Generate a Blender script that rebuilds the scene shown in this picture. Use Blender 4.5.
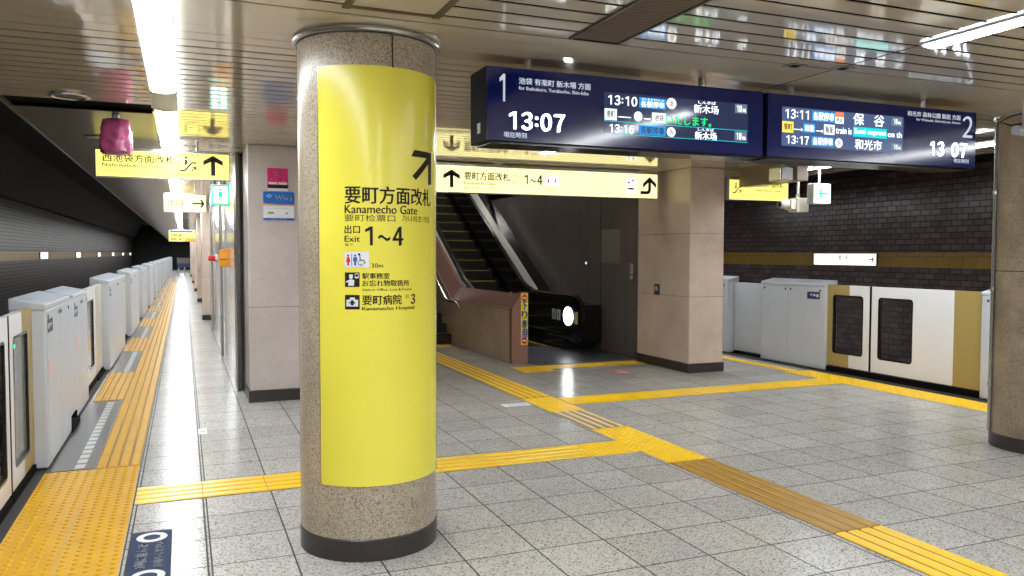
import bpy, bmesh, math, random
from mathutils import Vector, Matrix

for o in list(bpy.data.objects):
    bpy.data.objects.remove(o, do_unlink=True)
SC = bpy.context.scene
COL = SC.collection
random.seed(7)
PI = math.pi

# ------------------------------------------------------------------ camera, world, exposure
CAM_H, YAW, PITCH, ROLL, FPX = 1.6, 0.389, 0.0431, 0.0018, 800.5
cd = bpy.data.cameras.new('camera')
cam = bpy.data.objects.new('camera', cd)
COL.objects.link(cam)
fw = Vector((math.sin(YAW) * math.cos(PITCH), math.cos(YAW) * math.cos(PITCH), -math.sin(PITCH)))
r0 = Vector((math.cos(YAW), -math.sin(YAW), 0))
u0 = r0.cross(fw)
rt = r0 * math.cos(ROLL) + u0 * math.sin(ROLL)
up = u0 * math.cos(ROLL) - r0 * math.sin(ROLL)
m = Matrix((rt, up, -fw)).transposed().to_4x4()
m.translation = Vector((0, 0, CAM_H))
cam.matrix_world = m
cd.sensor_width = 36.0
cd.lens = 36.0 * FPX / 1024.0
cd.clip_start = 0.05
cd.clip_end = 300
SC.camera = cam

w = bpy.data.worlds.new('world')
SC.world = w
w.use_nodes = True
w.node_tree.nodes['Background'].inputs[0].default_value = (0.5, 0.5, 0.52, 1)
w.node_tree.nodes['Background'].inputs[1].default_value = 0.04

SC.view_settings.view_transform = 'Standard'
SC.view_settings.look = 'None'
SC.view_settings.gamma = 1.0
SC.view_settings.use_curve_mapping = False
SC.view_settings.exposure = 1.38
LAMP = 16.0          # radiance of the fluorescent lamps
SIGN = 0.50          # radiance scale of back-lit signs
SC.cycles.use_denoising = True
SC.cycles.max_bounces = 8
SC.cycles.diffuse_bounces = 4
SC.cycles.glossy_bounces = 4
SC.cycles.transparent_max_bounces = 8
SC.cycles.sample_clamp_indirect = 6.0
SC.cycles.caustics_reflective = False
SC.cycles.caustics_refractive = False

CZ = 2.75            # ceiling height

# ------------------------------------------------------------------ materials
MATS = {}


def lin(r, g, b):
    f = lambda c: (c / 255 / 12.92) if c / 255 <= 0.04045 else ((c / 255 + 0.055) / 1.055) ** 2.4
    return (f(r), f(g), f(b))


def pmat(name, rgb, rough=0.5, metal=0.0, var=0.12, scale=6.0, bump=0.0, spec=0.5, rvar=0.0, emit=None, estr=0.0, coat=0.0, stretch=None):
    """noise-varied principled material"""
    if name in MATS:
        return MATS[name]
    mt = bpy.data.materials.new(name)
    mt.use_nodes = True
    nt = mt.node_tree
    b = nt.nodes['Principled BSDF']
    c = lin(*rgb)
    tc = nt.nodes.new('ShaderNodeTexCoord')
    src = tc.outputs['Object']
    if stretch:
        mp = nt.nodes.new('ShaderNodeMapping')
        mp.inputs['Scale'].default_value = stretch
        nt.links.new(src, mp.inputs['Vector'])
        src = mp.outputs[0]
    nz = nt.nodes.new('ShaderNodeTexNoise')
    nz.inputs['Scale'].default_value = scale
    nz.inputs['Detail'].default_value = 5
    nt.links.new(src, nz.inputs['Vector'])
    mx = nt.nodes.new('ShaderNodeMix')
    mx.data_type = 'RGBA'
    mx.inputs[6].default_value = tuple(x * (1 - var) for x in c) + (1,)
    mx.inputs[7].default_value = tuple(min(1, x * (1 + var)) for x in c) + (1,)
    nt.links.new(nz.outputs['Fac'], mx.inputs[0])
    nt.links.new(mx.outputs[2], b.inputs['Base Color'])
    b.inputs['Roughness'].default_value = rough
    b.inputs['Metallic'].default_value = metal
    b.inputs['Specular IOR Level'].default_value = spec
    b.inputs['Coat Weight'].default_value = coat
    b.inputs['Coat Roughness'].default_value = 0.06
    if rvar:
        mr = nt.nodes.new('ShaderNodeMapRange')
        mr.inputs['To Min'].default_value = max(0.02, rough - rvar)
        mr.inputs['To Max'].default_value = rough + rvar
        nt.links.new(nz.outputs['Fac'], mr.inputs['Value'])
        nt.links.new(mr.outputs[0], b.inputs['Roughness'])
    if bump:
        bp = nt.nodes.new('ShaderNodeBump')
        bp.inputs['Strength'].default_value = bump
        bp.inputs['Distance'].default_value = 0.01
        nt.links.new(nz.outputs['Fac'], bp.inputs['Height'])
        nt.links.new(bp.outputs[0], b.inputs['Normal'])
    if emit:
        b.inputs['Emission Color'].default_value = lin(*emit) + (1,)
        b.inputs['Emission Strength'].default_value = estr
    MATS[name] = mt
    return mt


def speckle(name, base, dark, light, scale=70.0, rough=0.3, stain=0.25, thr=0.30, tiles=None, stain_scale=1.2):
    """granite / terrazzo: voronoi chips, blotchy stains, optionally tile joints on XY"""
    mt = bpy.data.materials.new(name)
    mt.use_nodes = True
    nt = mt.node_tree
    N, L = nt.nodes, nt.links
    b = N['Principled BSDF']
    geo = N.new('ShaderNodeNewGeometry')
    pos = geo.outputs['Position']
    vo = N.new('ShaderNodeTexVoronoi')
    vo.inputs['Scale'].default_value = scale
    L.new(pos, vo.inputs['Vector'])
    sep = N.new('ShaderNodeSeparateColor')
    L.new(vo.outputs['Color'], sep.inputs[0])
    r1 = N.new('ShaderNodeValToRGB')
    r1.color_ramp.interpolation = 'CONSTANT'
    e = r1.color_ramp.elements
    e[0].position = 0
    e[0].color = lin(*dark) + (1,)
    e[1].position = thr
    e[1].color = lin(*base) + (1,)
    e2 = r1.color_ramp.elements.new(0.72)
    e2.color = lin(*light) + (1,)
    L.new(sep.outputs[0], r1.inputs[0])
    nz = N.new('ShaderNodeTexNoise')
    nz.inputs['Scale'].default_value = stain_scale
    nz.inputs['Detail'].default_value = 8
    nz.inputs['Roughness'].default_value = 0.65
    L.new(pos, nz.inputs['Vector'])
    mr = N.new('ShaderNodeMapRange')
    mr.inputs['From Min'].default_value = 0.3
    mr.inputs['From Max'].default_value = 0.7
    mr.inputs['To Min'].default_value = 1 - stain
    mr.inputs['To Max'].default_value = 1 + stain * 0.4
    L.new(nz.outputs['Fac'], mr.inputs['Value'])
    mul = N.new('ShaderNodeMix')
    mul.data_type = 'RGBA'
    mul.blend_type = 'MULTIPLY'
    mul.inputs[0].default_value = 1
    L.new(r1.outputs[0], mul.inputs[6])
    L.new(mr.outputs[0], mul.inputs[7])
    out = mul.outputs[2]
    b.inputs['Roughness'].default_value = rough
    b.inputs['Specular IOR Level'].default_value = 0.2 if tiles else 0.5
    if tiles:
        x0, y0, sx, sy = tiles
        mp = N.new('ShaderNodeMapping')
        mp.inputs['Location'].default_value = (-x0, -y0, 0)
        L.new(pos, mp.inputs['Vector'])
        br = N.new('ShaderNodeTexBrick')
        br.offset = 0
        br.squash = 1
        br.inputs['Scale'].default_value = 1
        br.inputs['Brick Width'].default_value = sx
        br.inputs['Row Height'].default_value = sy
        br.inputs['Mortar Size'].default_value = 0.0048
        br.inputs['Mortar Smooth'].default_value = 0.1
        br.inputs['Bias'].default_value = 0
        br.inputs['Color1'].default_value = (0.90, 0.90, 0.90, 1)
        br.inputs['Color2'].default_value = (1.04, 1.04, 1.04, 1)
        br.inputs['Mortar'].default_value = (0.13, 0.12, 0.11, 1)
        L.new(mp.outputs[0], br.inputs['Vector'])
        m2 = N.new('ShaderNodeMix')
        m2.data_type = 'RGBA'
        m2.blend_type = 'MULTIPLY'
        m2.inputs[0].default_value = 1
        L.new(out, m2.inputs[6])
        L.new(br.outputs['Color'], m2.inputs[7])
        out = m2.outputs[2]
        ad = N.new('ShaderNodeMapRange')
        ad.inputs['To Min'].default_value = rough
        ad.inputs['To Max'].default_value = 0.8
        L.new(br.outputs['Fac'], ad.inputs['Value'])
        L.new(ad.outputs[0], b.inputs['Roughness'])
        bp = N.new('ShaderNodeBump')
        bp.inputs['Strength'].default_value = 0.12
        bp.inputs['Distance'].default_value = 0.001
        bp.invert = True
        L.new(br.outputs['Fac'], bp.inputs['Height'])
        L.new(bp.outputs[0], b.inputs['Normal'])
    L.new(out, b.inputs['Base Color'])
    MATS[name] = mt
    return mt


def wallmat(name, c1, c2, mortar, bw, bh, rough=0.3, mort=0.006, offset=0.5, bump=0.5):
    """bricks / panels on a wall that runs along Y (pattern on world Y, Z)"""
    mt = bpy.data.materials.new(name)
    mt.use_nodes = True
    nt = mt.node_tree
    N, L = nt.nodes, nt.links
    b = N['Principled BSDF']
    geo = N.new('ShaderNodeNewGeometry')
    sp = N.new('ShaderNodeSeparateXYZ')
    L.new(geo.outputs['Position'], sp.inputs[0])
    cb = N.new('ShaderNodeCombineXYZ')
    L.new(sp.outputs['Y'], cb.inputs['X'])
    L.new(sp.outputs['Z'], cb.inputs['Y'])
    br = N.new('ShaderNodeTexBrick')
    br.offset = offset
    br.inputs['Scale'].default_value = 1
    br.inputs['Brick Width'].default_value = bw
    br.inputs['Row Height'].default_value = bh
    br.inputs['Mortar Size'].default_value = mort
    br.inputs['Mortar Smooth'].default_value = 0.2
    br.inputs['Color1'].default_value = lin(*c1) + (1,)
    br.inputs['Color2'].default_value = lin(*c2) + (1,)
    br.inputs['Mortar'].default_value = lin(*mortar) + (1,)
    L.new(cb.outputs[0], br.inputs['Vector'])
    nz = N.new('ShaderNodeTexNoise')
    nz.inputs['Scale'].default_value = 1.5
    nz.inputs['Detail'].default_value = 6
    L.new(geo.outputs['Position'], nz.inputs['Vector'])
    mr = N.new('ShaderNodeMapRange')
    mr.inputs['To Min'].default_value = 0.75
    mr.inputs['To Max'].default_value = 1.25
    L.new(nz.outputs['Fac'], mr.inputs['Value'])
    mu = N.new('ShaderNodeMix')
    mu.data_type = 'RGBA'
    mu.blend_type = 'MULTIPLY'
    mu.inputs[0].default_value = 1
    L.new(br.outputs['Color'], mu.inputs[6])
    L.new(mr.outputs[0], mu.inputs[7])
    L.new(mu.outputs[2], b.inputs['Base Color'])
    mr2 = N.new('ShaderNodeMapRange')
    mr2.inputs['To Min'].default_value = rough
    mr2.inputs['To Max'].default_value = 0.8
    L.new(br.outputs['Fac'], mr2.inputs['Value'])
    L.new(mr2.outputs[0], b.inputs['Roughness'])
    bp = N.new('ShaderNodeBump')
    bp.inputs['Strength'].default_value = bump
    bp.inputs['Distance'].default_value = 0.004
    bp.invert = True
    L.new(br.outputs['Fac'], bp.inputs['Height'])
    L.new(bp.outputs[0], b.inputs['Normal'])
    MATS[name] = mt
    return mt


def glassmat(name, tint=0.35, rough=0.03):
    mt = bpy.data.materials.new(name)
    mt.use_nodes = True
    nt = mt.node_tree
    N, L = nt.nodes, nt.links
    for n in list(N):
        N.remove(n)
    out = N.new('ShaderNodeOutputMaterial')
    tr = N.new('ShaderNodeBsdfTransparent')
    tr.inputs[0].default_value = (tint, tint, tint * 1.02, 1)
    gl = N.new('ShaderNodeBsdfGlossy')
    gl.inputs['Roughness'].default_value = rough
    fr = N.new('ShaderNodeFresnel')
    fr.inputs['IOR'].default_value = 1.5
    mx = N.new('ShaderNodeMixShader')
    geo = N.new('ShaderNodeNewGeometry')
    inv = N.new('ShaderNodeMath')
    inv.operation = 'SUBTRACT'
    inv.inputs[0].default_value = 1
    L.new(geo.outputs['Backfacing'], inv.inputs[1])
    ml = N.new('ShaderNodeMath')
    ml.operation = 'MULTIPLY'
    L.new(fr.outputs[0], ml.inputs[0])
    L.new(inv.outputs[0], ml.inputs[1])
    L.new(ml.outputs[0], mx.inputs[0])
    L.new(tr.outputs[0], mx.inputs[1])
    L.new(gl.outputs[0], mx.inputs[2])
    L.new(mx.outputs[0], out.inputs[0])
    MATS[name] = mt
    return mt


def lit(name, rgb, strength, rough=0.55):
    """a surface that gives off light (lamp, back-lit sign face, screen pixels)"""
    mt = pmat(name, tuple(min(255, int(c * 0.7)) for c in rgb), rough, var=0.04, scale=3, emit=rgb, estr=strength, spec=0.15)
    if not name.startswith(('fluor', 'shaft', 'newel', 'backlit', 'exit_white')):
        mt.cycles.emission_sampling = 'NONE'
    return mt


M_floor = speckle('terrazzo_tile', (180, 177, 171), (126, 122, 116), (194, 191, 185), 140, 0.21, 0.12, 0.17, tiles=(1.7437, 5.5586, 0.408, 0.416))
M_granite = speckle('speckled_granite', (178, 165, 144), (132, 118, 98), (188, 177, 157), 190, 0.28, 0.25, 0.25)
M_granite_old = speckle('stained_granite', (158, 141, 117), (138, 120, 98), (166, 151, 129), 150, 0.4, 0.5, 0.3, stain_scale=2.2)
M_stone = speckle('pillar_stone', (213, 195, 180), (207, 188, 172), (216, 199, 184), 120, 0.22, 0.24, 0.3)
M_stone_l = speckle('pillar_stone_grey', (204, 194, 187), (198, 188, 181), (207, 197, 190), 120, 0.2, 0.2, 0.3)
M_plinth = pmat('dark_plinth', (52, 46, 44), 0.35, var=0.3, scale=12)
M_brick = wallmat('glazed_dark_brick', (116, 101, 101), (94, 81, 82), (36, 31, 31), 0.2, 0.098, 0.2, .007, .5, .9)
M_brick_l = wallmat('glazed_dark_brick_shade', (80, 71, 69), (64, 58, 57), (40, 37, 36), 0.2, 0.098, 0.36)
M_gold_tile = wallmat('ochre_tile', (172, 138, 58), (160, 128, 52), (120, 96, 44), 0.235, 0.26, 0.3, 0.004)
M_void = pmat('tunnel_concrete', (44, 42, 41), 0.8, var=0.3, scale=1.5)
M_ballast = pmat('track_bed', (52, 48, 44), 0.9, var=0.4, scale=20, bump=0.6)
M_rail = pmat('rail_steel', (110, 96, 84), 0.35, 0.9)
M_slat = pmat('ceiling_enamel', (232, 222, 202), 0.07, metal=0.35, var=0.05, scale=2.5, spec=0.6, rvar=0.02)
M_ceil_plain = pmat('ceiling_plain_panel', (96, 89, 80), 0.3, var=0.08, scale=1.5)
M_black = pmat('black_gap', (14, 12, 11), 0.9, spec=0.1)
M_ramp = pmat('louvre_brown', (92, 78, 62), 0.55, var=0.2, scale=10, stretch=(1, 12, 1))
M_white = pmat('white_enamel', (228, 230, 234), 0.25, var=0.04, scale=3)
M_offwhite = pmat('grey_white_enamel', (190, 196, 204), 0.28, var=0.05, scale=3)
M_cream = pmat('cream_enamel', (206, 200, 184), 0.28, var=0.05, scale=3)
M_goldpaint = pmat('gold_paint', (172, 152, 92), 0.4, 0.15, var=0.08, scale=60)
M_steel = pmat('brushed_steel', (190, 190, 190), 0.25, 0.9, var=0.1, scale=20)
M_wallplate = pmat('wall_cover_plate', (132, 124, 120), 0.3, var=0.1, scale=8)
M_handle = pmat('satin_handle', (176, 174, 170), 0.3, var=0.06)
M_guide = pmat('metal_guide_bar', (214, 208, 192), 0.35, var=0.08)
M_steel_d = pmat('dark_steel', (96, 94, 92), 0.35, 0.8, var=0.15, scale=20)
M_panelwall = wallmat('enamelled_wall_panel', (196, 190, 184), (186, 181, 175), (110, 104, 98), 0.9, 3.5, 0.14, 0.008, 0.0, 0.2)
M_darkwall = wallmat('ribbed_dark_wall', (112, 105, 102), (102, 96, 93), (72, 67, 65), 0.055, 9.0, 0.2, 0.006, 0.0, 0.35)
M_brown = pmat('brown_granite_cap', (150, 112, 102), 0.16, var=0.18, scale=60)
M_yel = pmat('tactile_yellow', (246, 196, 6), 0.35, var=0.12, scale=4)
M_yel_m = pmat('tactile_mustard', (202, 152, 0), 0.32, var=0.16, scale=4, spec=0.2)
M_dirt = pmat('tactile_grimy_groove', (126, 92, 22), 0.6, var=0.3, scale=9)
M_yel_w = pmat('tactile_worn', (168, 126, 34), 0.4, var=0.2, scale=5)
M_joint = pmat('dark_joint', (40, 38, 36), 0.7)
M_pad = pmat('grey_resin_paving', (60, 57, 57), 0.3, var=0.25, scale=8)
M_edge = wallmat('edge_tile', (58, 54, 52), (50, 46, 44), (36, 34, 33), .3, .15, 0.4)
M_padw = pmat('pale_dash_paving', (184, 184, 184), 0.3, var=0.15, scale=8)
M_navy = pmat('navy_front', (6, 24, 98), 0.11, var=0.08, scale=2, spec=0.8)
M_navy_s = pmat('navy_housing', (8, 11, 28), 0.6, var=0.1, scale=4, spec=0.12)
M_pxk = lit('screen_grey', (110, 130, 150), 0.3)
M_screen = pmat('display_screen', (30, 40, 60), 0.1, var=0.1, scale=2, emit=(70, 86, 120), estr=0.5)
M_screen_d = pmat('display_screen_dark', (16, 22, 40), 0.1, var=0.1, scale=2, emit=(44, 54, 84), estr=0.35)
M_lampw = lit('fluorescent_tube', (247, 251, 255), LAMP)
M_sticky = pmat('sign_yellow_vinyl', (236, 225, 84), 0.22, var=0.05, scale=2.5)
M_ink = pmat('sign_black', (34, 30, 26), 0.55, spec=0.2)
M_signy = lit('backlit_yellow', (255, 240, 122), SIGN)
M_signp = lit('backlit_pale_yellow', (255, 246, 172), SIGN * 1.15)
M_signw = lit('backlit_white', (255, 255, 250), SIGN * 1.4)
M_olive = pmat('sign_olive', (150, 130, 40), 0.35)
M_led = lit('clock_led', (240, 244, 255), 2.6)
M_pxw = lit('screen_white', (236, 242, 250), 0.6)
M_print = lit('sign_white_print', (225, 232, 245), 0.22, 0.5)
M_pxb = lit('screen_blue', (40, 140, 220), 0.42)
M_pxc = lit('screen_cyan', (20, 205, 210), 0.45)
M_pxg = lit('screen_green', (40, 220, 120), 0.45)
M_pxy = lit('screen_yellow', (250, 220, 90), 0.45)
M_pxo = lit('screen_orange', (240, 130, 80), 0.45)
M_pxd = pmat('screen_dark_text', (40, 44, 60), 0.2)
M_green = lit('exit_green', (20, 190, 140), 0.7)
M_greenw = lit('exit_white', (240, 255, 250), 1.1)
M_cyan = lit('exit_arrow_green', (20, 200, 190), 0.55)
M_red = pmat('sign_red', (206, 36, 48), 0.35)
M_blue = pmat('sign_blue', (34, 92, 176), 0.35)
M_wifi = pmat('wifi_blue', (18, 104, 190), 0.35)
M_mag = pmat('poster_magenta', (214, 36, 110), 0.35)
M_paper = pmat('poster_white', (222, 226, 232), 0.35)
M_orangep = pmat('poster_orange', (232, 160, 40), 0.35)
M_stripy = pmat('sticker_yellow', (244, 226, 40), 0.35)
M_orange = pmat('orange_plastic', (232, 146, 30), 0.35)
M_rubber = pmat('black_rubber', (20, 20, 22), 0.22, var=0.15, coat=0.2)
M_blackpanel = pmat('black_gloss_panel', (30, 30, 33), 0.14, var=0.2, scale=3)
M_plate = pmat('landing_plate', (96, 98, 106), 0.3, 0.4, var=0.15, scale=40)
M_stepy = pmat('step_edge_yellow', (196, 176, 90), 0.4)
M_stepd = pmat('step_dark', (34, 34, 34), 0.5, var=0.2, scale=30)
M_deck = pmat('deck_aluminium', (200, 198, 194), 0.3, 0.4, var=0.1, scale=10)
M_glass = glassmat('tinted_glass', 0.92)
M_grayglass = pmat('grey_door_glass', (128, 132, 130), 0.12, var=0.08, scale=2)
M_navyfloor = pmat('floor_sign_navy', (44, 56, 84), 0.6, var=0.12, scale=9, spec=0.08)
M_stgreen = pmat('sticker_green', (70, 140, 96), 0.4)
M_floorwhite = pmat('floor_sign_white', (206, 208, 206), 0.4)
M_bag = pmat('pink_bag', (160, 70, 108), 0.22, var=0.4, scale=9, bump=0.5, coat=0.3)
M_beige = pmat('beige_device', (214, 208, 194), 0.35)
M_beigebox = pmat('reflected_brown_box', (128, 112, 92), 0.35, var=0.1)  # brown of the dark wall's reflection, put into the base colour
M_labelnavy = pmat('label_navy', (36, 48, 84), 0.4)
M_pinkst = pmat('label_pink', (222, 186, 188), 0.4)
M_ledgreen = lit('led_green', (30, 230, 130), 1.4)

# ------------------------------------------------------------------ mesh helpers
ROOT = {}


class MB:
    def __init__(self):
        self.bm = bmesh.new()
        self.mi = 0
        self.subs = []

    def box(self, x0, x1, y0, y1, z0, z1):
        vs = [self.bm.verts.new(p) for p in ((x0, y0, z0), (x1, y0, z0), (x1, y1, z0), (x0, y1, z0), (x0, y0, z1), (x1, y0, z1), (x1, y1, z1), (x0, y1, z1))]
        for f in ((3, 2, 1, 0), (4, 5, 6, 7), (0, 1, 5, 4), (1, 2, 6, 5), (2, 3, 7, 6), (3, 0, 4, 7)):
            self.bm.faces.new([vs[i] for i in f]).material_index = self.mi
        return self

    def hull8(self, lo, hi):
        """lo, hi: 4 points each (loops)"""
        a = [self.bm.verts.new(p) for p in lo]
        b = [self.bm.verts.new(p) for p in hi]
        n = len(a)
        self.bm.faces.new(a[::-1]).material_index = self.mi
        self.bm.faces.new(b).material_index = self.mi
        for i in range(n):
            j = (i + 1) % n
            self.bm.faces.new((a[i], a[j], b[j], b[i])).material_index = self.mi
        return self

    def cyl(self, p0, p1, ra, rb=None, n=16):
        rb = ra if rb is None else rb
        p0, p1 = Vector(p0), Vector(p1)
        d = (p1 - p0).normalized()
        a = d.orthogonal().normalized()
        b = d.cross(a)
        lo = [p0 + (a * math.cos(2 * PI * k / n) + b * math.sin(2 * PI * k / n)) * ra for k in range(n)]
        hi = [p1 + (a * math.cos(2 * PI * k / n) + b * math.sin(2 * PI * k / n)) * rb for k in range(n)]
        return self.hull8(lo, hi)

    def tube(self, pts, r, n=10):
        pts = [Vector(p) for p in pts]
        rings = []
        prev = None
        for i, p in enumerate(pts):
            d = (pts[min(i + 1, len(pts) - 1)] - pts[max(i - 1, 0)]).normalized()
            if prev is None:
                a = d.orthogonal().normalized()
            else:
                a = (prev - d * prev.dot(d)).normalized()
            prev = a
            b = d.cross(a)
            rings.append([self.bm.verts.new(p + (a * math.cos(2 * PI * k / n) + b * math.sin(2 * PI * k / n)) * r) for k in range(n)])
        for i in range(len(rings) - 1):
            for k in range(n):
                j = (k + 1) % n
                self.bm.faces.new((rings[i][k], rings[i][j], rings[i + 1][j], rings[i + 1][k])).material_index = self.mi
        self.bm.faces.new(rings[0][::-1]).material_index = self.mi
        self.bm.faces.new(rings[-1]).material_index = self.mi
        return self

    def sweep(self, pts, prof):
        """sweep a profile given in (x, normal) in the Y-Z plane along Y-Z path pts (x stays)"""
        rings = []
        n = len(pts)
        for i, (y, z) in enumerate(pts):
            y0, z0 = pts[max(i - 1, 0)]
            y1, z1 = pts[min(i + 1, n - 1)]
            l = math.hypot(y1 - y0, z1 - z0)
            ny, nz = -(z1 - z0) / l, (y1 - y0) / l
            rings.append([self.bm.verts.new((px, y + ny * pn, z + nz * pn)) for px, pn in prof])
        k = len(prof)
        for i in range(n - 1):
            for a in range(k):
                b = (a + 1) % k
                self.bm.faces.new((rings[i][a], rings[i][b], rings[i + 1][b], rings[i + 1][a])).material_index = self.mi
        self.bm.faces.new(rings[0]).material_index = self.mi
        self.bm.faces.new(rings[-1][::-1]).material_index = self.mi
        return self

    def prism(self, poly, mapf, d):
        """poly in 2D, mapf(s, t, depth) -> 3D; extruded from depth 0 to d"""
        return self.hull8([mapf(s, t, 0) for s, t in poly], [mapf(s, t, d) for s, t in poly])

    def ring(self, outer, inner, mapf, d):
        """plate with a hole: two loops of the same count"""
        n = len(outer)
        O = [[self.bm.verts.new(mapf(s, t, q)) for s, t in outer] for q in (0, d)]
        I = [[self.bm.verts.new(mapf(s, t, q)) for s, t in inner] for q in (0, d)]
        for i in range(n):
            j = (i + 1) % n
            for f in ((O[0][i], O[0][j], I[0][j], I[0][i]), (O[1][j], O[1][i], I[1][i], I[1][j]), (O[0][j], O[0][i], O[1][i], O[1][j]), (I[0][i], I[0][j], I[1][j], I[1][i])):
                self.bm.faces.new(f).material_index = self.mi
        return self

    def quad(self, *p):
        self.bm.faces.new([self.bm.verts.new(q) for q in p]).material_index = self.mi
        return self

    def lathe(self, prof, c, n=48, a0=0.0, a1=2 * PI):
        full = abs(a1 - a0 - 2 * PI) < 1e-6
        cnt = n if full else n + 1
        rings = []
        for k in range(cnt):
            a = a0 + (a1 - a0) * k / n
            rings.append([self.bm.verts.new((c[0] + r * math.sin(a), c[1] - r * math.cos(a), z)) for r, z in prof])
        m_ = len(prof)
        for k in range(n):
            q = (k + 1) % cnt
            for i in range(m_ if not full or True else m_):
                j = (i + 1) % m_
                self.bm.faces.new((rings[k][i], rings[q][i], rings[q][j], rings[k][j])).material_index = self.mi
        if not full:
            self.bm.faces.new(rings[0])
            self.bm.faces.new(rings[-1][::-1])
        return self

    def nums(self, s, x0, z0, x1, z1, mapf, bold=0.0, cut=None):
        """digits with flagged ones, one mesh for the whole number"""
        wd = {':': .42, '~': 1.0}
        tot = sum(wd.get(c, 1.0) for c in s)
        u = (x1 - x0) / tot
        x = x0
        sub = MB()
        self.subs.append(sub)
        for c in s:
            k = wd.get(c, 1.0) * u
            if c == ':':
                for q in (.22, .62):
                    sub.flat([(x + k * .25, z0 + (z1 - z0) * q), (x + k * .75, z0 + (z1 - z0) * q), (x + k * .75, z0 + (z1 - z0) * (q + .16)), (x + k * .25, z0 + (z1 - z0) * (q + .16))], mapf)
            elif c == '~':
                h = z1 - z0
                P = [(x + k * (.08 + .84 * i / 12), z0 + h * (.40 + .09 * math.sin(2 * PI * i / 12))) for i in range(13)]
                for (a, b), (e, f) in zip(P[:-1], P[1:]):
                    sub.flat([(a, b - h * .075), (e, f - h * .075), (e, f + h * .075), (a, b + h * .075)], mapf)
            elif c == '1':
                h, v = z1 - z0, k * .20
                xr = x + k * .72
                sub.flat([(xr - v, z0), (xr, z0), (xr, z1), (xr - v, z1)], mapf)
                sub.flat([(xr - v * .9, z1), (xr - v * .5, z1), (xr - v * .5, z1 - h * .17), (x + k * .20, z1 - h * .30), (x + k * .20, z1 - h * .155)], mapf)
            else:
                a, b = (.08, .92)
                self.text(chr(ord(c) + 0xFEE0), x + k * a, z0, x + k * b, z1, mapf, bold, 4, cut, sub)
            x += k
        return self

    def text(self, s, x0, z0, x1, z1, mapf, bold=0.0, res=3, cut=None, sub=None):
        if bold:
            d = bold * (z1 - z0)
            x0, x1 = x0 + d * .5 * (kx if cut else 1), x1 - d * .5 * (kx if cut else 1)
            own = sub is None
            if own:
                sub = MB()
                self.subs.append(sub)
            for q in (-.5, 0, .5):
                e = d * q * (kx if cut else 1)
                self.text(s, x0 + e, z0 + d * q * .5, x1 + e, z1 + d * q * .5, mapf, 0, res, cut, sub)
            return self
        vs, fs = glyphs(s, 0, res)
        ax = [v[0] for v in vs]
        ay = [v[1] for v in vs]
        mx, Mx, my, My = min(ax), max(ax), min(ay), max(ay)
        sx = (x1 - x0) / (Mx - mx)
        sy = (z1 - z0) / (My - my)
        tb = bmesh.new()
        tv = [tb.verts.new((x0 + (v[0] - mx) * sx, z0 + (v[1] - my) * sy, 0)) for v in vs]
        for f in fs:
            try:
                tb.faces.new([tv[i] for i in f])
            except ValueError:
                pass
        if cut:
            bmesh.ops.triangulate(tb, faces=tb.faces[:])
            k = math.ceil(x0 / cut) * cut
            while k < x1:
                bmesh.ops.bisect_plane(tb, geom=tb.verts[:] + tb.edges[:] + tb.faces[:], plane_co=(k, 0, 0), plane_no=(1, 0, 0))
                k += cut
        if sub is None:
            sub = MB()
            self.subs.append(sub)
        idx = {}
        for v in tb.verts:
            idx[v] = sub.bm.verts.new(mapf(v.co.x, v.co.y, 0))
        for f in tb.faces:
            try:
                sub.bm.faces.new([idx[v] for v in f.verts])
            except ValueError:
                pass
        tb.free()
        return self

    def flat(self, poly, mapf):
        self.bm.faces.new([self.bm.verts.new(mapf(s, t, 0)) for s, t in poly]).material_index = self.mi
        return self

    def disc(self, cx, cz, rx, rz, mapf, n=24):
        return self.flat([(cx + rx * math.cos(2 * PI * k / n), cz + rz * math.sin(2 * PI * k / n)) for k in range(n)], mapf)

    def build_islands(self, name, mat, parent):
        """every loose island becomes a mesh of its own"""
        for sb in self.subs:
            sb.build(name, mat, parent)
        left = set(self.bm.faces)
        while left:
            st = [left.pop()]
            isl = list(st)
            while st:
                f = st.pop()
                for e in f.verts:
                    for g in e.link_faces:
                        if g in left:
                            left.discard(g)
                            st.append(g)
                            isl.append(g)
            n = MB()
            ix = {}
            for f in isl:
                for v in f.verts:
                    if v not in ix:
                        ix[v] = n.bm.verts.new(v.co)
                n.bm.faces.new([ix[v] for v in f.verts])
            n.build(name, mat, parent)
        self.bm.free()

    def build(self, name, mat, parent=None, smooth=False, bevel=0.0, loc=None, fix=True):
        for sb in self.subs:
            sb.build(name, mat, parent)
        if not self.bm.verts:
            self.bm.free()
            return None
        if fix:
            bmesh.ops.recalc_face_normals(self.bm, faces=self.bm.faces[:])
        if parent is not None:
            off = ROOT[parent.name]
        else:
            if loc is None:
                xs = [v.co for v in self.bm.verts]
                loc = ((min(v.x for v in xs) + max(v.x for v in xs)) / 2, (min(v.y for v in xs) + max(v.y for v in xs)) / 2, min(v.z for v in xs))
            off = Vector(loc)
        for v in self.bm.verts:
            v.co -= off
        me = bpy.data.meshes.new(name)
        self.bm.to_mesh(me)
        self.bm.free()
        for q in (mat if isinstance(mat, (list, tuple)) else [mat]):
            me.materials.append(q)
        if smooth:
            me.shade_smooth()
        o = bpy.data.objects.new(name, me)
        COL.objects.link(o)
        if parent is not None:
            o.parent = parent
        else:
            o.location = off
        ROOT[o.name] = off
        if bevel:
            b = o.modifiers.new('bevel', 'BEVEL')
            b.width = bevel
            b.segments = 2
            b.limit_method = 'ANGLE'
        if smooth:
            e = o.modifiers.new('edges', 'EDGE_SPLIT')
            e.split_angle = math.radians(35)
        return o


GL = {}


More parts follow.
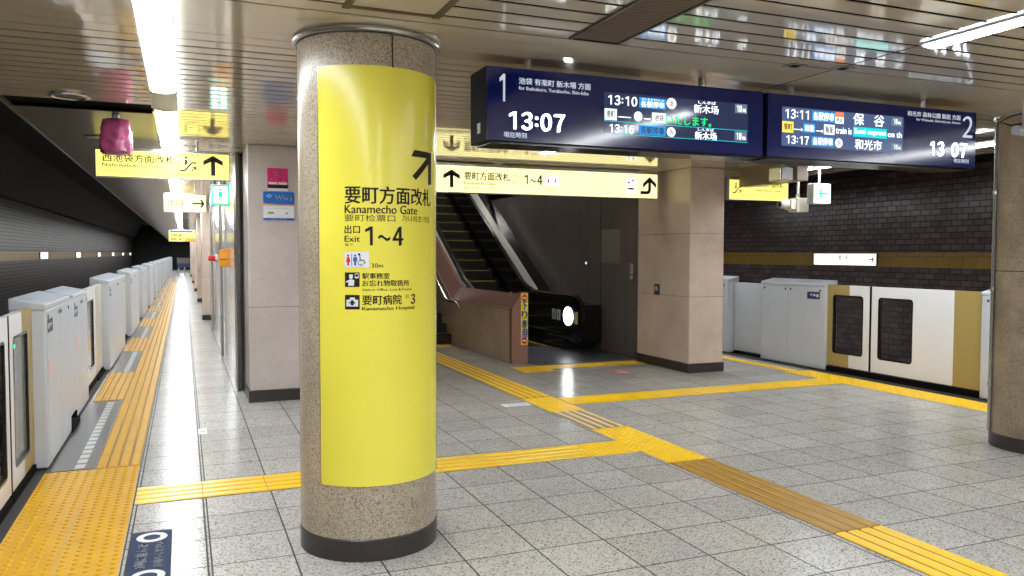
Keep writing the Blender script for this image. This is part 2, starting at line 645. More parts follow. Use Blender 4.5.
def glyphs(s, bold, res):
    k = (s, bold, res)
    if k not in GL:
        c = bpy.data.curves.new('lettering_source', 'FONT')
        c.body = s
        c.resolution_u = res
        c.offset = bold
        o = bpy.data.objects.new('lettering_source', c)
        COL.objects.link(o)
        bpy.context.view_layer.update()
        me = bpy.data.meshes.new_from_object(o.evaluated_get(bpy.context.evaluated_depsgraph_get()))
        GL[k] = ([(v.co.x, v.co.y) for v in me.vertices], [tuple(p.vertices) for p in me.polygons])
        bpy.data.objects.remove(o)
        bpy.data.curves.remove(c)
        bpy.data.meshes.remove(me)
    return GL[k]


def tag(o, label, cat, group=None, kind=None):
    o['label'] = label
    o['category'] = cat
    if group:
        o['group'] = group
    if kind:
        o['kind'] = kind
    return o


def thing(name, label, cat, loc, group=None):
    o = bpy.data.objects.new(name, None)
    o.empty_display_size = 0.1
    COL.objects.link(o)
    o.location = loc
    ROOT[o.name] = Vector(loc)
    return tag(o, label, cat, group)


def struct(o):
    o['kind'] = 'structure'
    return o


def copy_tree(root, loc, label, group=None):
    r = root.copy()
    COL.objects.link(r)
    r.location = loc
    r['label'] = label
    if group:
        r['group'] = group
    for ch in list(root.children):
        c = ch.copy()
        COL.objects.link(c)
        c.parent = r
        for g in list(ch.children):
            d = g.copy()
            COL.objects.link(d)
            d.parent = c
    return r


ORD = ['first', 'second', 'third', 'fourth', 'fifth', 'sixth', 'seventh', 'eighth', 'ninth', 'tenth', 'eleventh', 'twelfth', 'thirteenth', 'fourteenth', 'fifteenth', 'sixteenth',
       'seventeenth', 'eighteenth', 'nineteenth', 'twentieth', 'twenty-first', 'twenty-second', 'twenty-third', 'twenty-fourth', 'twenty-fifth', 'twenty-sixth', 'twenty-seventh', 'twenty-eighth',
       'twenty-ninth', 'thirtieth', 'thirty-first', 'thirty-second']


def PY(y):       # vertical plane facing -Y
    return lambda s, t, d: (s, y - d, t)


def PX(x, sgn):  # vertical plane at x; s runs along Y; depth towards sgn
    return lambda s, t, d: (x + sgn * d, s, t)


def PZ(z):
    return lambda s, t, d: (s, t, z + d)


def rrect(x0, z0, x1, z1, r, n=4):
    pts = []
    for cx, cz, a in ((x1 - r, z0 + r, -PI / 2), (x1 - r, z1 - r, 0), (x0 + r, z1 - r, PI / 2), (x0 + r, z0 + r, PI)):
        for k in range(n + 1):
            q = a + PI / 2 * k / n
            pts.append((cx + r * math.cos(q), cz + r * math.sin(q)))
    return pts


def outer_for(inner, x0, z0, x1, z1):
    """points on the outer rectangle matching an rrect's points (corners kept)"""
    n = len(inner) // 4
    out = []
    cs = [(x1, z0), (x1, z1), (x0, z1), (x0, z0)]
    for c in range(4):
        for k in range(n):
            px, pz = inner[c * n + k]
            if k == n // 2:
                out.append(cs[c])
            elif c in (0, 2):
                first = (px, z0 if c == 0 else z1)
                second = (x1 if c == 0 else x0, pz)
                out.append(first if k < n // 2 else second)
            else:
                first = (x1 if c == 1 else x0, pz)
                second = (px, z1 if c == 1 else z0)
                out.append(first if k < n // 2 else second)
    return out


def up_arrow(cx, z0, z1, hw, th):
    """chevron-headed arrow pointing up"""
    h = z1 - z0
    k = hw * 0.92
    return [[(cx - th / 2, z0), (cx + th / 2, z0), (cx + th / 2, z1 - th * 0.9), (cx - th / 2, z1 - th * 0.9)],
            [(cx, z1), (cx, z1 - th * 1.35), (cx - hw, z1 - k - th * 0.35), (cx - hw, z1 - k + th * 0.75)],
            [(cx, z1), (cx + hw, z1 - k + th * 0.75), (cx + hw, z1 - k - th * 0.35), (cx, z1 - th * 1.35)]]


def person_icon(mb, cx, z0, h, mapf, dress=False):
    r = h * 0.11
    mb.disc(cx, z0 + h - r, r, r, mapf, 12)
    if dress:
        mb.flat([(cx - h * .2, z0 + h * .28), (cx + h * .2, z0 + h * .28), (cx + h * .12, z0 + h * .74), (cx - h * .12, z0 + h * .74)], mapf)
    else:
        mb.flat([(cx - h * .15, z0 + h * .34), (cx + h * .15, z0 + h * .34), (cx + h * .15, z0 + h * .74), (cx - h * .15, z0 + h * .74)], mapf)
    mb.flat([(cx - h * .10, z0), (cx - h * .02, z0), (cx - h * .02, z0 + h * .36), (cx - h * .10, z0 + h * .36)], mapf)
    mb.flat([(cx + h * .02, z0), (cx + h * .10, z0), (cx + h * .10, z0 + h * .36), (cx + h * .02, z0 + h * .36)], mapf)


# ------------------------------------------------------------------ the station shell
XE_L, XE_R = -1.28, 8.46          # platform edges
Y0, Y1 = -7.0, 82.0
struct(MB().box(XE_L, XE_R, Y0, Y1, -0.25, 0.0).build('floor', M_floor))
mb = MB()
mb.box(XE_L - 0.02, XE_L + 0.25, Y0, Y1, -1.3, -0.25)
mb.box(XE_R - 0.25, XE_R + 0.02, Y0, Y1, -1.3, -0.25)
struct(mb.build('wall_platform_edge', M_void))
XW_L, XW_R = -4.4, 11.6
struct(MB().box(XW_L - 0.3, XE_L, Y0, Y1, -1.5, -1.3).build('floor_track_left', M_ballast))
struct(MB().box(XE_R, XW_R + 0.3, Y0, Y1, -1.5, -1.3).build('floor_track_right', M_ballast))
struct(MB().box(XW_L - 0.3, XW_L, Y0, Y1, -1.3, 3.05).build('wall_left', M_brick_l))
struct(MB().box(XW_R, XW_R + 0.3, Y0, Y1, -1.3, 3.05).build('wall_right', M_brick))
struct(MB().box(XW_L, XW_L + 0.012, Y0, Y1, 1.37, 1.63).build('trim_1', M_gold_tile))
struct(MB().box(XW_R - 0.012, XW_R, Y0, Y1, 1.37, 1.63).build('trim_2', M_gold_tile))
# haunches above the tiles and tunnel roof
mb = MB()
for s, xw in ((1, XW_L), (-1, XW_R)):
    mb.hull8([(xw - s * .3, Y0, 3.05), (xw + s * .25, Y0, 3.05), (xw + s * 0.9, Y0, 4.1), (xw - s * .3, Y0, 4.1)], [(xw - s * .3, Y1, 3.05), (xw + s * .25, Y1, 3.05), (xw + s * .9, Y1, 4.1), (xw - s * .3, Y1, 4.1)])
struct(mb.build('wall_haunch', M_void))
struct(MB().box(XW_L - .3, XW_R + .3, Y0, Y1, 7.2, 7.4).build('ceiling_tunnel', M_void))
mb = MB()
mb.box(XW_L - .3, XE_L + .02, Y0, Y1, 4.1, 4.2)
mb.box(XE_R - .02, XW_R + .3, Y0, Y1, 4.1, 4.2)
struct(mb.build('ceiling_track', M_void))
struct(MB().box(XW_L - .3, XW_R + .3, Y1, Y1 + .2, -1.5, 7.3).build('wall_end', M_void))
struct(MB().box(XW_L - .3, XW_R + .3, Y0 - .2, Y0, -1.5, 7.3).build('wall_back', M_stone))
for i, (x, who) in enumerate(((-1.25 - 1.05, 'left track'), (-1.25 - 2.12, 'left track'), (8.46 + 1.0, 'right track'), (8.46 + 2.07, 'right track'))):
    mb = MB()
    mb.box(x - .03, x + .03, Y0, Y1, -1.16, -1.12).box(x - .01, x + .01, Y0, Y1, -1.25, -1.16).box(x - .06, x + .06, Y0, Y1, -1.30, -1.25)
    tag(mb.build('rail', M_rail), 'steel running rail of the %s, the one %s the platform' % (who, ('near', 'far from', 'near', 'far from')[i].replace('near', 'nearest')), 'rail', 'running rails')

# ceiling: real slats with dark gaps, plain strips at the left edge, shaft opening over the escalator
SH_X0, SH_X1, SH_Y0, SH_Y1 = 2.4, 6.35, 10.6, 24.0
CE_L, CE_R = -1.24, 8.42
mb = MB()
pitch = 0.156
y = Y0
rng = random.Random(3)
while y < Y1:
    wv = pitch if y < 40 else pitch * 4
    gap = 0.026
    if 3.86 < y + wv / 2 < 4.7:
        gap = 0.003
    ya, yb = y + gap / 2, y + wv - gap / 2
    segs = [(CE_L if yb < 7.02 else -0.22, CE_R)]
    if yb > SH_Y0 and ya < SH_Y1:
        segs = [(segs[0][0], SH_X0), (SH_X1, CE_R)]
    for a, b in segs:
        t = rng.uniform(-1, 1) * 0.0006
        z = CZ
        if 7.0 < y + wv / 2 < 7.27 and a < -0.2:
            a = -0.2
        lo = [(a, ya, z - t), (b, ya, z - t), (b, yb, z + t), (a, yb, z + t)]
        mb.hull8(lo, [(p[0], p[1], z + 0.003) for p in lo])
    y += wv
struct(mb.build('ceiling', M_slat))
mb = MB()
for a, b, c, d in ((CE_L, CE_R, Y0, SH_Y0), (CE_L, SH_X0, SH_Y0, SH_Y1), (SH_X1, CE_R, SH_Y0, SH_Y1), (CE_L, CE_R, SH_Y1, Y1)):
    mb.box(a, b, c, d, CZ + .03, CZ + .35)
struct(mb.build('ceiling_backing', M_black))
struct(MB().box(CE_L, -0.225, 7.30, Y1, CZ - .004, CZ + .002).build('ceiling_edge', M_ceil_plain))
# edge fascia of the platform ceiling
mb = MB()
mb.box(CE_L - .02, CE_L, Y0, Y1, CZ - .01, CZ + .35)
mb.box(CE_R, CE_R + .02, Y0, Y1, CZ - .01, CZ + .35)
struct(mb.build('trim_3', M_ceil_plain))
# lengthwise seam in the middle of the ceiling
mb = MB()
mb.box(3.765, 3.775, 3.3, 8.6, CZ - .0015, CZ)
mb.box(7.13, 7.14, Y0, 20, CZ - .0015, CZ)
struct(mb.build('trim_4', M_joint))

# core walls between the two platform sides
CORE_L = 0.57
struct(MB().box(CORE_L, SH_X0, 10.15, Y1, 0, CZ).build('wall_core_left', M_panelwall))
struct(MB().box(SH_X0 - .15, SH_X0, SH_Y0, SH_Y1, CZ, 7.2).build('wall_shaft_left', M_darkwall))
struct(MB().box(SH_X1, 6.72, 10.36, Y1, 0, CZ).build('wall_core_right', M_darkwall))
struct(MB().box(SH_X1, 6.6, SH_Y0 - .1, SH_Y1, CZ, 7.2).build('wall_shaft_right', M_darkwall))
struct(MB().box(SH_X0 - .15, SH_X1 + .25, SH_Y1, SH_Y1 + .2, 0, 7.2).build('wall_shaft_back', M_darkwall))
struct(MB().box(SH_X0 - .15, SH_X1 + .25, SH_Y0 - .1, SH_Y0, CZ + .03, 7.2).build('wall_shaft_front', M_darkwall))
struct(MB().box(1.2, SH_X0, 9.1, 10.15, 0, CZ).build('wall_core_front', M_stone_l))

# dark expansion joint lines in the floor
mb = MB()
mb.box(0.088, 0.098, Y0, Y1, 0, 0.0012)
mb.box(-0.322, -0.314, Y0, Y1, 0, 0.0012)
mb.box(-0.314, 0.60, 11.62, 11.635, 0, 0.0012)
struct(mb.build('trim_5', M_joint))
struct(MB().box(0.56, 0.60, 9.7, 10.15, 0, CZ).build('trim_6', M_steel_d))

# ------------------------------------------------------------------ lamps (what lights the hall)
def lamp_unit(x, ya, yb, label, group, wdt=0.16, drop=0.0):
    CZ = globals()['CZ'] - drop
    t = thing('ceiling_light', label, 'ceiling light', (x, (ya + yb) / 2, CZ - .055), group)
    b = MB()
    b.hull8([(x - wdt / 2 + .012, ya, CZ - .010), (x + wdt / 2 - .012, ya, CZ - .010), (x + wdt / 2 - .012, yb, CZ - .010), (x - wdt / 2 + .012, yb, CZ - .010)],
            [(x - wdt / 2 - .006, ya, CZ), (x + wdt / 2 + .006, ya, CZ), (x + wdt / 2 + .006, yb, CZ), (x - wdt / 2 - .006, yb, CZ)])
    for sg in (-1, 1):
        b.box(min(x + sg * (wdt / 2 + .001), x + sg * (wdt / 2 + .007)), max(x + sg * (wdt / 2 + .001), x + sg * (wdt / 2 + .007)), ya, yb, CZ - .024, CZ - .006)
    b.build('housing', M_offwhite, t)
    if drop:
        for q in (.2, .8):
            MB().cyl((x, ya + (yb - ya) * q, CZ), (x, ya + (yb - ya) * q, CZ + drop), .012, n=10).build('stem', M_offwhite, t)
    pr = [(-wdt / 2, -.010), (-wdt / 2 + .012, -.028), (0, -.034), (wdt / 2 - .012, -.028), (wdt / 2, -.010)]
    d = MB()
    d.hull8([(x + p, ya + .012, CZ + q) for p, q in pr], [(x + p, yb - .012, CZ + q) for p, q in pr])
    d.build('diffuser', M_lampw, t)
    for e in (ya, yb - .012):
        MB().hull8([(x + p * 1.03, e, CZ + q * 1.03) for p, q in pr], [(x + p * 1.03, e + .012, CZ + q * 1.03) for p, q in pr]).build('end_cap', M_offwhite, t)
    return t


XL_LAMP, XC_LAMP, XR_LAMP = -0.115, 3.77, 7.36
ends = []
y = 6.2
while y > Y0 + 2.5:
    ends.insert(0, (y - 2.42, y - .02))
    y -= 2.42
n_near = len(ends)
y = 6.95
while y < 78:
    ends.append((y, y + 2.40))
    y += 2.42
for i, (a, b) in enumerate(ends):
    lab = 'left platform strip light, ' + ('%s on this side of the grey connector plate' % ORD[n_near - 1 - i] if i < n_near else '%s beyond the grey connector plate' % ORD[i - n_near])
    lamp_unit(XL_LAMP, a, b, lab, 'left platform strip lights')
tagc = MB()
tagc.box(XL_LAMP - .088, XL_LAMP + .088, 6.21, 6.94, CZ - .03, CZ)
c_ = tagc.build('connector_plate', M_ceil_plain)
tag(c_, 'grey blank plate joining two strip lights above the left platform', 'light connector')
for i, (a, b) in enumerate(((-4.02, -1.62), (-1.6, .80), (.82, 3.22))):
    lamp_unit(XC_LAMP, a, b, 'white strip light in the middle of the ceiling, ' + ('its end showing at the upper right' if i == 2 else '%s behind the visible one' % ORD[1 - i]), 'middle strip lights', .13)
for i, (a, b) in enumerate(((4.95, 6.60), (6.62, 8.27))):
    lamp_unit(XC_LAMP, a, b, 'middle strip light hidden behind the departure displays, the %s the gate sign' % ('one farther from', 'one next to')[i], 'middle strip lights', .13)
for i, (a, b) in enumerate(((-4.0, -1.6), (-1.58, .82))):  # unseen lamps, added to brighten the faces turned towards the camera
    lamp_unit(1.5, a, b, 'added fill light behind the camera left of the vent, %s of two' % ORD[i], 'added fill lights behind the camera')
for j, x in enumerate((-1e9, 5.6)):  # another unseen row, added as fill light for the middle of the hall
    if x < 0:
        continue
    for i, (a, b) in enumerate(((-6.44, -4.04), (-4.02, -1.62))):
        lamp_unit(x, a, b, 'added fill light behind the camera, %s unit of the row %s the middle row' % (ORD[i], ('left of', 'right of')[j]), 'added fill lights behind the camera')
ri = [(7.47, 8.33)] + [(7.45 - 2.42 * (k + 1), 7.43 - 2.42 * k) for k in range(5)]
for i, (a, b) in enumerate(ri):
    lamp_unit(XR_LAMP, a, b, 'right platform strip light, ' + ('short end unit beyond the departure displays' if i == 0 else '%s unit on this side of the short one' % ORD[i - 1]), 'right platform strip lights', .14, .05)
for i, (a, b) in enumerate(((10.2, 12.6), (13.2, 15.6), (16.2, 18.6))):
    lamp_unit(XR_LAMP, a, b, '%s of three strip lights over the right platform behind the square pillar' % ORD[i], 'far right strip lights')
for i, yy in enumerate((14.0, 18.0, 21.5)):
    t = thing('shaft_light', 'square white lamp high in the escalator shaft, %s from the landing' % ORD[i], 'shaft light', (5.2, yy, 5.9 + i * .4), 'escalator shaft lamps')
    z = 5.9 + i * .4
    MB().box(4.9, 5.5, yy - .3, yy + .3, z + .05, z + .12).build('housing', M_offwhite, t)
    MB().box(4.93, 5.47, yy - .27, yy + .27, z, z + .05).build('diffuser', lit('shaft_lamp', (255, 250, 240), 26.0), t)
    MB().cyl((5.2, yy, z + .12), (5.2, yy, 7.2), .015).build('stem', M_steel_d, t)

# ------------------------------------------------------------------ columns and pillars
def round_column(cx, cy, mat, label, name='round_column'):
    t = thing(name, label, 'column', (cx, cy, 0))
    MB().lathe([(.372, .11), (.372, CZ - .035), (.01, CZ - .035), (.01, .11)], (cx, cy), 72).build('shaft', mat, t, smooth=True)
    MB().lathe([(.378, 0), (.378, .108), (.372, .115), (.01, .115), (.01, 0)], (cx, cy), 72).build('plinth', M_plinth, t, smooth=True)
    pr = [(.372, CZ - .03), (.388, CZ - .032), (.398, CZ - .028), (.402, CZ - .018), (.398, CZ - .006), (.390, CZ), (.01, CZ), (.01, CZ - .03)]
    MB().lathe(pr, (cx, cy), 72).build('top_ring', M_steel, t, smooth=True)
    return t


CX, CY = 0.949, 4.429
c1 = round_column(CX, CY, M_granite, 'round speckled granite column carrying the tall yellow direction sign')
MB().box(CX + .05, CX + .056, CY - .3735, CY - .36, 2.545, CZ - .04).build('joint', M_joint, c1)
for a in (-100, 80, 100):
    q = math.radians(a)
    MB().cyl((CX + .3705 * math.sin(q), CY - .3705 * math.cos(q), .115), (CX + .3705 * math.sin(q), CY - .3705 * math.cos(q), CZ - .04), .003, n=6).build('joint', M_joint, c1)
C2X, C2Y = 6.57, 4.43
c2 = round_column(C2X, C2Y, M_granite_old, 'stained brown round stone column at the right edge beside the second display')
for a in (-52, 20):
    q = math.radians(a)
    MB().cyl((C2X + .3715 * math.sin(q), C2Y - .3715 * math.cos(q), .115), (C2X + .3715 * math.sin(q), C2Y - .3715 * math.cos(q), 1.46), .0035, n=6).build('joint', M_joint, c2)
MB().lathe([(.3735, 1.46), (.3735, 1.467), (.36, 1.467), (.36, 1.46)], (C2X, C2Y), 72).build('joint', M_joint, c2)
q = math.radians(-128)
px, py = C2X + .389 * math.sin(q), C2Y - .389 * math.cos(q)
t = thing('conduit_pipe', 'pale metal conduit pipe running down the left side of the stained column', 'pipe', (px, py, .115))
MB().tube([(px, py, .115), (px, py, CZ - .16), (px - .01, py, CZ - .1), (px, py, CZ - .05)], .0155).build('pipe', M_steel, t, smooth=True)
for z in (.5, 1.3, 2.1):
    MB().lathe([(.012, z), (.0215, z), (.0215, z + .025), (.012, z + .025)], (px, py), 12).build('clip', M_steel, t)


def square_pillar(x0, x1, y0, y1, mat, label, seams=(1.02, 1.87), bv=0.012, hp=.12):
    t = thing('square_pillar', label, 'pillar', ((x0 + x1) / 2, (y0 + y1) / 2, 0))
    MB().box(x0, x1, y0, y1, hp, CZ).build('shaft', mat, t, bevel=bv)
    MB().box(x0 - .012, x1 + .012, y0 - .012, y1 + .012, 0, hp).build('plinth', M_plinth, t)
    for z in seams:
        MB().box(x0 - .0008, x1 + .0008, y0 - .0008, y1 + .0008, z, z + .004).build('joint', M_joint, t)
    return t


square_pillar(.635, 1.28, 8.93, 9.62, M_stone_l, 'grey stone pillar with the wireless network posters, behind the yellow column', (1.02,))
p2 = square_pillar(6.24, 6.79, 8.98, 10.30, M_stone, 'pinkish brown square stone pillar at the right of the escalator')
MB().box(6.229, 6.24, 9.70, 9.83, 1.02, 1.17).build('switch_plate', M_steel_d, p2, bevel=.003)
MB().box(6.226, 6.229, 9.735, 9.80, 1.075, 1.135).build('switch_button', M_offwhite, p2)
for i, yy in enumerate((20.4, 28.0, 36.0, 46.0, 58.0)):
    square_pillar(.40, .98, yy, yy + .7, M_stone, '%s brown stone pillar along the left wall beyond the orange box' % ORD[i], (1.02,))

# ------------------------------------------------------------------ yellow sign wrapped on the column
RS = .377
kx = 1 / math.radians(1) / RS      # degrees of arc per metre


def CYL(r):
    return lambda s, t, d: (CX + (r + d) * math.sin(math.radians(s)), CY - (r + d) * math.cos(math.radians(s)), t)


t = thing('direction_sign', 'tall yellow direction sign wrapped around the front of the round granite column', 'direction sign', (CX, CY - RS, .395))
A0, A1 = math.radians(-53), math.radians(67)
MB().lathe([(.3725, .395), (RS, .395), (RS, 2.551), (.3725, 2.551)], (CX, CY), 64, A0, A1).build('panel', M_sticky, t, smooth=True)
mb = MB()
mb.lathe([(.3725, .39), (RS + .003, .39), (RS + .003, 2.556), (.3725, 2.556)], (CX, CY), 2, A1, A1 + .022)
mb.lathe([(.3725, .39), (RS + .0015, .39), (RS + .0015, 2.556), (.3725, 2.556)], (CX, CY), 2, A0 - .008, A0)
mb.build('edge_strip', M_steel, t)
cm = CYL(RS + .0012)
mb = MB()
TX = lambda s, a, b, bold=0.0, res=3, f=cm: mb.text(s, a[0], b[1], b[0], a[1], f, bold, res, cut=2.0)
TX('要町方面改札', (-29.9, 1.942), (50.0, 1.852), .05)
TX('Kanamecho Gate', (-30, 1.846), (30.6, 1.803), .05)
TX('要町检票口', (-30.1, 1.797), (9.5, 1.762))
TX('가나메초 개찰', (15.5, 1.797), (48, 1.762))
TX('出口', (-30.2, 1.742), (-18, 1.70), .05)
TX('Exit', (-30.2, 1.688), (-18.0, 1.658), .05)
TX('출구', (-29.9, 1.650), (-23.5, 1.636))
mb.nums('1~4', -16.5, 1.640, 17.6, 1.736, cm, .09, 2.0)
TX('30m', (-9.5, 1.548), (-.4, 1.526))
TX('駅事務室', (-16.7, 1.499), (4.7, 1.469), .05)
TX('お忘れ物取扱所', (-16.7, 1.462), (22.0, 1.43), .05)
TX('Station Office, Lost & Found', (-16.7, 1.420), (24.0, 1.405), .05, 1)
TX('要町病院', (-16.8, 1.386), (15.0, 1.335), .05)
TX('出口', (18.3, 1.386), (21.6, 1.365))
mb.nums('3', 22.8, 1.335, 28.5, 1.386, cm, .09, 2.0)
TX('Kanamecho Hospital', (-16.8, 1.326), (27.0, 1.302), .05)
mb.build('lettering', M_ink, t)
mb = MB()


def arcpoly(poly, f, step=2.0):
    tb = bmesh.new()
    tb.faces.new([tb.verts.new((a, b, 0)) for a, b in poly])
    lo, hi = min(p[0] for p in poly), max(p[0] for p in poly)
    k = math.ceil(lo / step) * step
    while k < hi:
        bmesh.ops.bisect_plane(tb, geom=tb.verts[:] + tb.edges[:] + tb.faces[:], plane_co=(k, 0, 0), plane_no=(1, 0, 0))
        k += step
    idx = {v: mb.bm.verts.new(f(v.co.x, v.co.y, 0)) for v in tb.verts}
    for fc in tb.faces:
        mb.bm.faces.new([idx[v] for v in fc.verts])
    tb.free()


arcpoly([(25.4, 2.004), (29.3, 1.984), (48.6, 2.094), (45.0, 2.118)], cm)
arcpoly([(27.6, 2.140), (51.6, 2.140), (51.6, 2.106), (24.5, 2.106)], cm)
arcpoly([(45.6, 2.108), (51.6, 2.108), (51.6, 1.972), (45.6, 1.966)], cm)
mb.build('arrow', M_ink, t)
# toilet pictogram board
mb = MB()
arcpoly([(-30.3, 1.527), (-11.4, 1.527), (-11.4, 1.606), (-30.3, 1.606)], cm)
mb.build('pictogram_board', M_paper, t)
cm2 = CYL(RS + .002)


def pic_person(cx, z0, h, f, dress):
    r = h * .11
    arcpoly([(cx + r * kx * math.cos(2 * PI * k / 12), z0 + h - r + r * math.sin(2 * PI * k / 12)) for k in range(12)], f)
    a = h * kx
    if dress:
        arcpoly([(cx - a * .2, z0 + h * .3), (cx + a * .2, z0 + h * .3), (cx + a * .12, z0 + h * .75), (cx - a * .12, z0 + h * .75)], f)
    else:
        arcpoly([(cx - a * .18, z0 + h * .36), (cx + a * .18, z0 + h * .36), (cx + a * .18, z0 + h * .75), (cx - a * .18, z0 + h * .75)], f)
    arcpoly([(cx - a * .09, z0), (cx + a * .09, z0), (cx + a * .09, z0 + h * .4), (cx - a * .09, z0 + h * .4)], f)


mb = MB()
pic_person(-27.3, 1.538, .056, cm2, True)
mb.build('woman_pictogram', M_red, t)
mb = MB()
pic_person(-21.9, 1.538, .056, cm2, False)
mb.build('man_pictogram', M_blue, t)
mb = MB()
arcpoly([(-24.8, 1.535), (-24.4, 1.535), (-24.4, 1.598), (-24.8, 1.598)], cm2)
mb.build('pictogram_bar', M_ink, t)
mb = MB()
W = [(-17.6 + 2.1 * math.cos(a), 1.552 + .013 * math.sin(a)) for a in [math.radians(110 + 20 * k) for k in range(13)]]
for (a, b), (c, d) in zip(W[:-1], W[1:]):
    arcpoly([(a, b - .002), (c, d - .002), (c, d + .002), (a, b + .002)] if abs(a - c) > .2 else [(a - .3, b), (a + .3, b), (c + .3, d), (c - .3, d)], cm2)
arcpoly([(-18.4, 1.562), (-17.7, 1.562), (-17.9, 1.590), (-18.6, 1.590)], cm2)
arcpoly([(-18.2, 1.562), (-15.2, 1.562), (-15.2, 1.567), (-18.2, 1.567)], cm2)
arcpoly([(-15.8, 1.566), (-15.2, 1.566), (-13.8, 1.548), (-14.6, 1.546)], cm2)
arcpoly([(-18.9 + .9 * math.cos(2 * PI * k / 12), 1.594 + .006 * math.sin(2 * PI * k / 12)) for k in range(12)], cm2)
mb.build('wheelchair_pictogram', M_ink, t)
mb = MB()
arcpoly([(-30, 1.428), (-18.6, 1.428), (-18.6, 1.502), (-30, 1.502)], cm)
arcpoly([(-30.1, 1.313), (-18.6, 1.313), (-18.6, 1.387), (-30.1, 1.387)], cm)
mb.build_islands('icon_square', M_ink, t)
mb = MB()
arcpoly([(-27.4, 1.434), (-23.0, 1.434), (-22.6, 1.462), (-23.9, 1.466), (-26.4, 1.466), (-29.2, 1.456), (-29.2, 1.449), (-27.4, 1.454)], cm2)
arcpoly([(-25.2 + 1.5 * math.cos(2 * PI * k / 12), 1.478 + .0095 * math.sin(2 * PI * k / 12)) for k in range(12)], cm2)
arcpoly([(-26.8, 1.483), (-23.6, 1.483), (-23.9, 1.492), (-26.5, 1.492)], cm2)
arcpoly([(-22.2, 1.472), (-19.4, 1.472), (-19.4, 1.497), (-22.2, 1.497)], cm2)
arcpoly([(-29.0, 1.328), (-19.8, 1.328), (-19.8, 1.362), (-22.2, 1.364), (-22.4, 1.374), (-26.2, 1.374), (-26.4, 1.364), (-29.0, 1.362)], cm2)
mb.build('icon_picture', M_paper, t)
cm3 = CYL(RS + .0028)
mb = MB()
arcpoly([(-25.4, 1.334), (-23.2, 1.334), (-23.2, 1.360), (-25.4, 1.360)], cm3)
arcpoly([(-26.5, 1.343), (-22.1, 1.343), (-22.1, 1.351), (-26.5, 1.351)], cm3)
arcpoly([(-21.8, 1.480), (-19.8, 1.480), (-19.8, 1.493), (-21.8, 1.493)], cm3)
mb.build('icon_detail', M_ink, t)

# ------------------------------------------------------------------ tactile paving
def bars(mb, x0, x1, y0, y1, along, n=4, h=.006, wd=.034, blk=.41):
    """raised guide bars, along 'y' or 'x'; broken at block joints"""
    L0, L1, S0, S1 = (y0, y1, x0, x1) if along == 'y' else (x0, x1, y0, y1)
    nb = max(1, round((L1 - L0) / blk))
    st = (L1 - L0) / nb
    for k in range(nb):
        a, b = L0 + k * st + .001, L0 + (k + 1) * st - .001
        for i in range(n):
            c = S0 + (S1 - S0) * (i + .5) / n
            lo = [(a, c - wd / 2), (b, c - wd / 2), (b, c + wd / 2), (a, c + wd / 2)]
            hi = [(a + .002, c - wd / 2 + .008), (b - .002, c - wd / 2 + .008), (b - .002, c + wd / 2 - .008), (a + .002, c + wd / 2 - .008)]
            f = (lambda p, z: (p[1], p[0], z)) if along == 'y' else (lambda p, z: (p[0], p[1], z))
            mb.hull8([f(p, .003) for p in lo], [f(p, .003 + h) for p in hi])


def dots(mb, x0, x1, y0, y1, pitch=.0655, h=.006, n=8):
    nx, ny = max(1, round((x1 - x0) / pitch)), max(1, round((y1 - y0) / pitch))
    for i in range(nx):
        for j in range(ny):
            x, y = x0 + (x1 - x0) * (i + .5) / nx, y0 + (y1 - y0) * (j + .5) / ny
            mb.hull8([(x + .017 * math.cos(2 * PI * k / n), y + .017 * math.sin(2 * PI * k / n), .003) for k in range(n)],
                     [(x + .010 * math.cos(2 * PI * k / n), y + .010 * math.sin(2 * PI * k / n), .003 + h) for k in range(n)])


def slab(mb, x0, x1, y0, y1, z=.003, blk=.41, along='y'):
    """thin base tiles with joints between the blocks"""
    L0, L1 = (y0, y1) if along == 'y' else (x0, x1)
    nb = max(1, round((L1 - L0) / blk))
    st = (L1 - L0) / nb
    for k in range(nb):
        a, b = L0 + k * st + .0012, L0 + (k + 1) * st - .0012
        if along == 'y':
            mb.box(x0 + .002, x1 - .002, a, b, 0.0004, z)
        else:
            mb.box(a, b, y0 + .002, y1 - .002, 0.0004, z)


def tactile(name, label, mat, segs, group=None):
    mb = MB()
    for kind, x0, x1, y0, y1, al in segs:
        mb.mi = 1 if kind == 'bars' else 0
        slab(mb, x0, x1, y0, y1, along=al)
        mb.mi = 0
        if kind == 'bars':
            bars(mb, x0, x1, y0, y1, al, wd=.8 * ((x1 - x0) if al == 'y' else (y1 - y0)) / 4)
        elif kind == 'dots':
            dots(mb, x0, x1, y0, y1)
    return tag(mb.build(name, [mat, M_dirt]), label, 'tactile paving', group)


TI0, TI1, TO0 = -.630, -.324, -.955
tactile('tactile_paving', 'mustard yellow guide bar strip running the length of the left platform beside the dark joint', M_yel_m,
        [('dots', TI0, TI1, Y0 + 3, 6.58, 'y'), ('bars', TI0, TI1, 6.58, 48, 'y')])
tactile('tactile_paving', 'mustard yellow studded block area in front of the nearest left platform gate', M_yel_m, [('dots', TO0, TI0, 1.9, 6.58, 'y')])
pads = [(9.6, 11.8)] + [(14.3 + 4.75 * k, 16.5 + 4.75 * k) for k in range(9)]
for i, (a, b) in enumerate(pads):
    tactile('tactile_paving', '%s mustard yellow block pad beyond the nearest grey pad on the left platform' % ORD[i], M_yel_m, [('bars', TO0 + .03, TI0, a, b, 'y')], 'yellow pads at the left gates')
gp = [(6.6, 9.58)] + [(11.82, 14.28)] + [(16.52 + 4.75 * k, 19.03 + 4.75 * k) for k in range(8)]
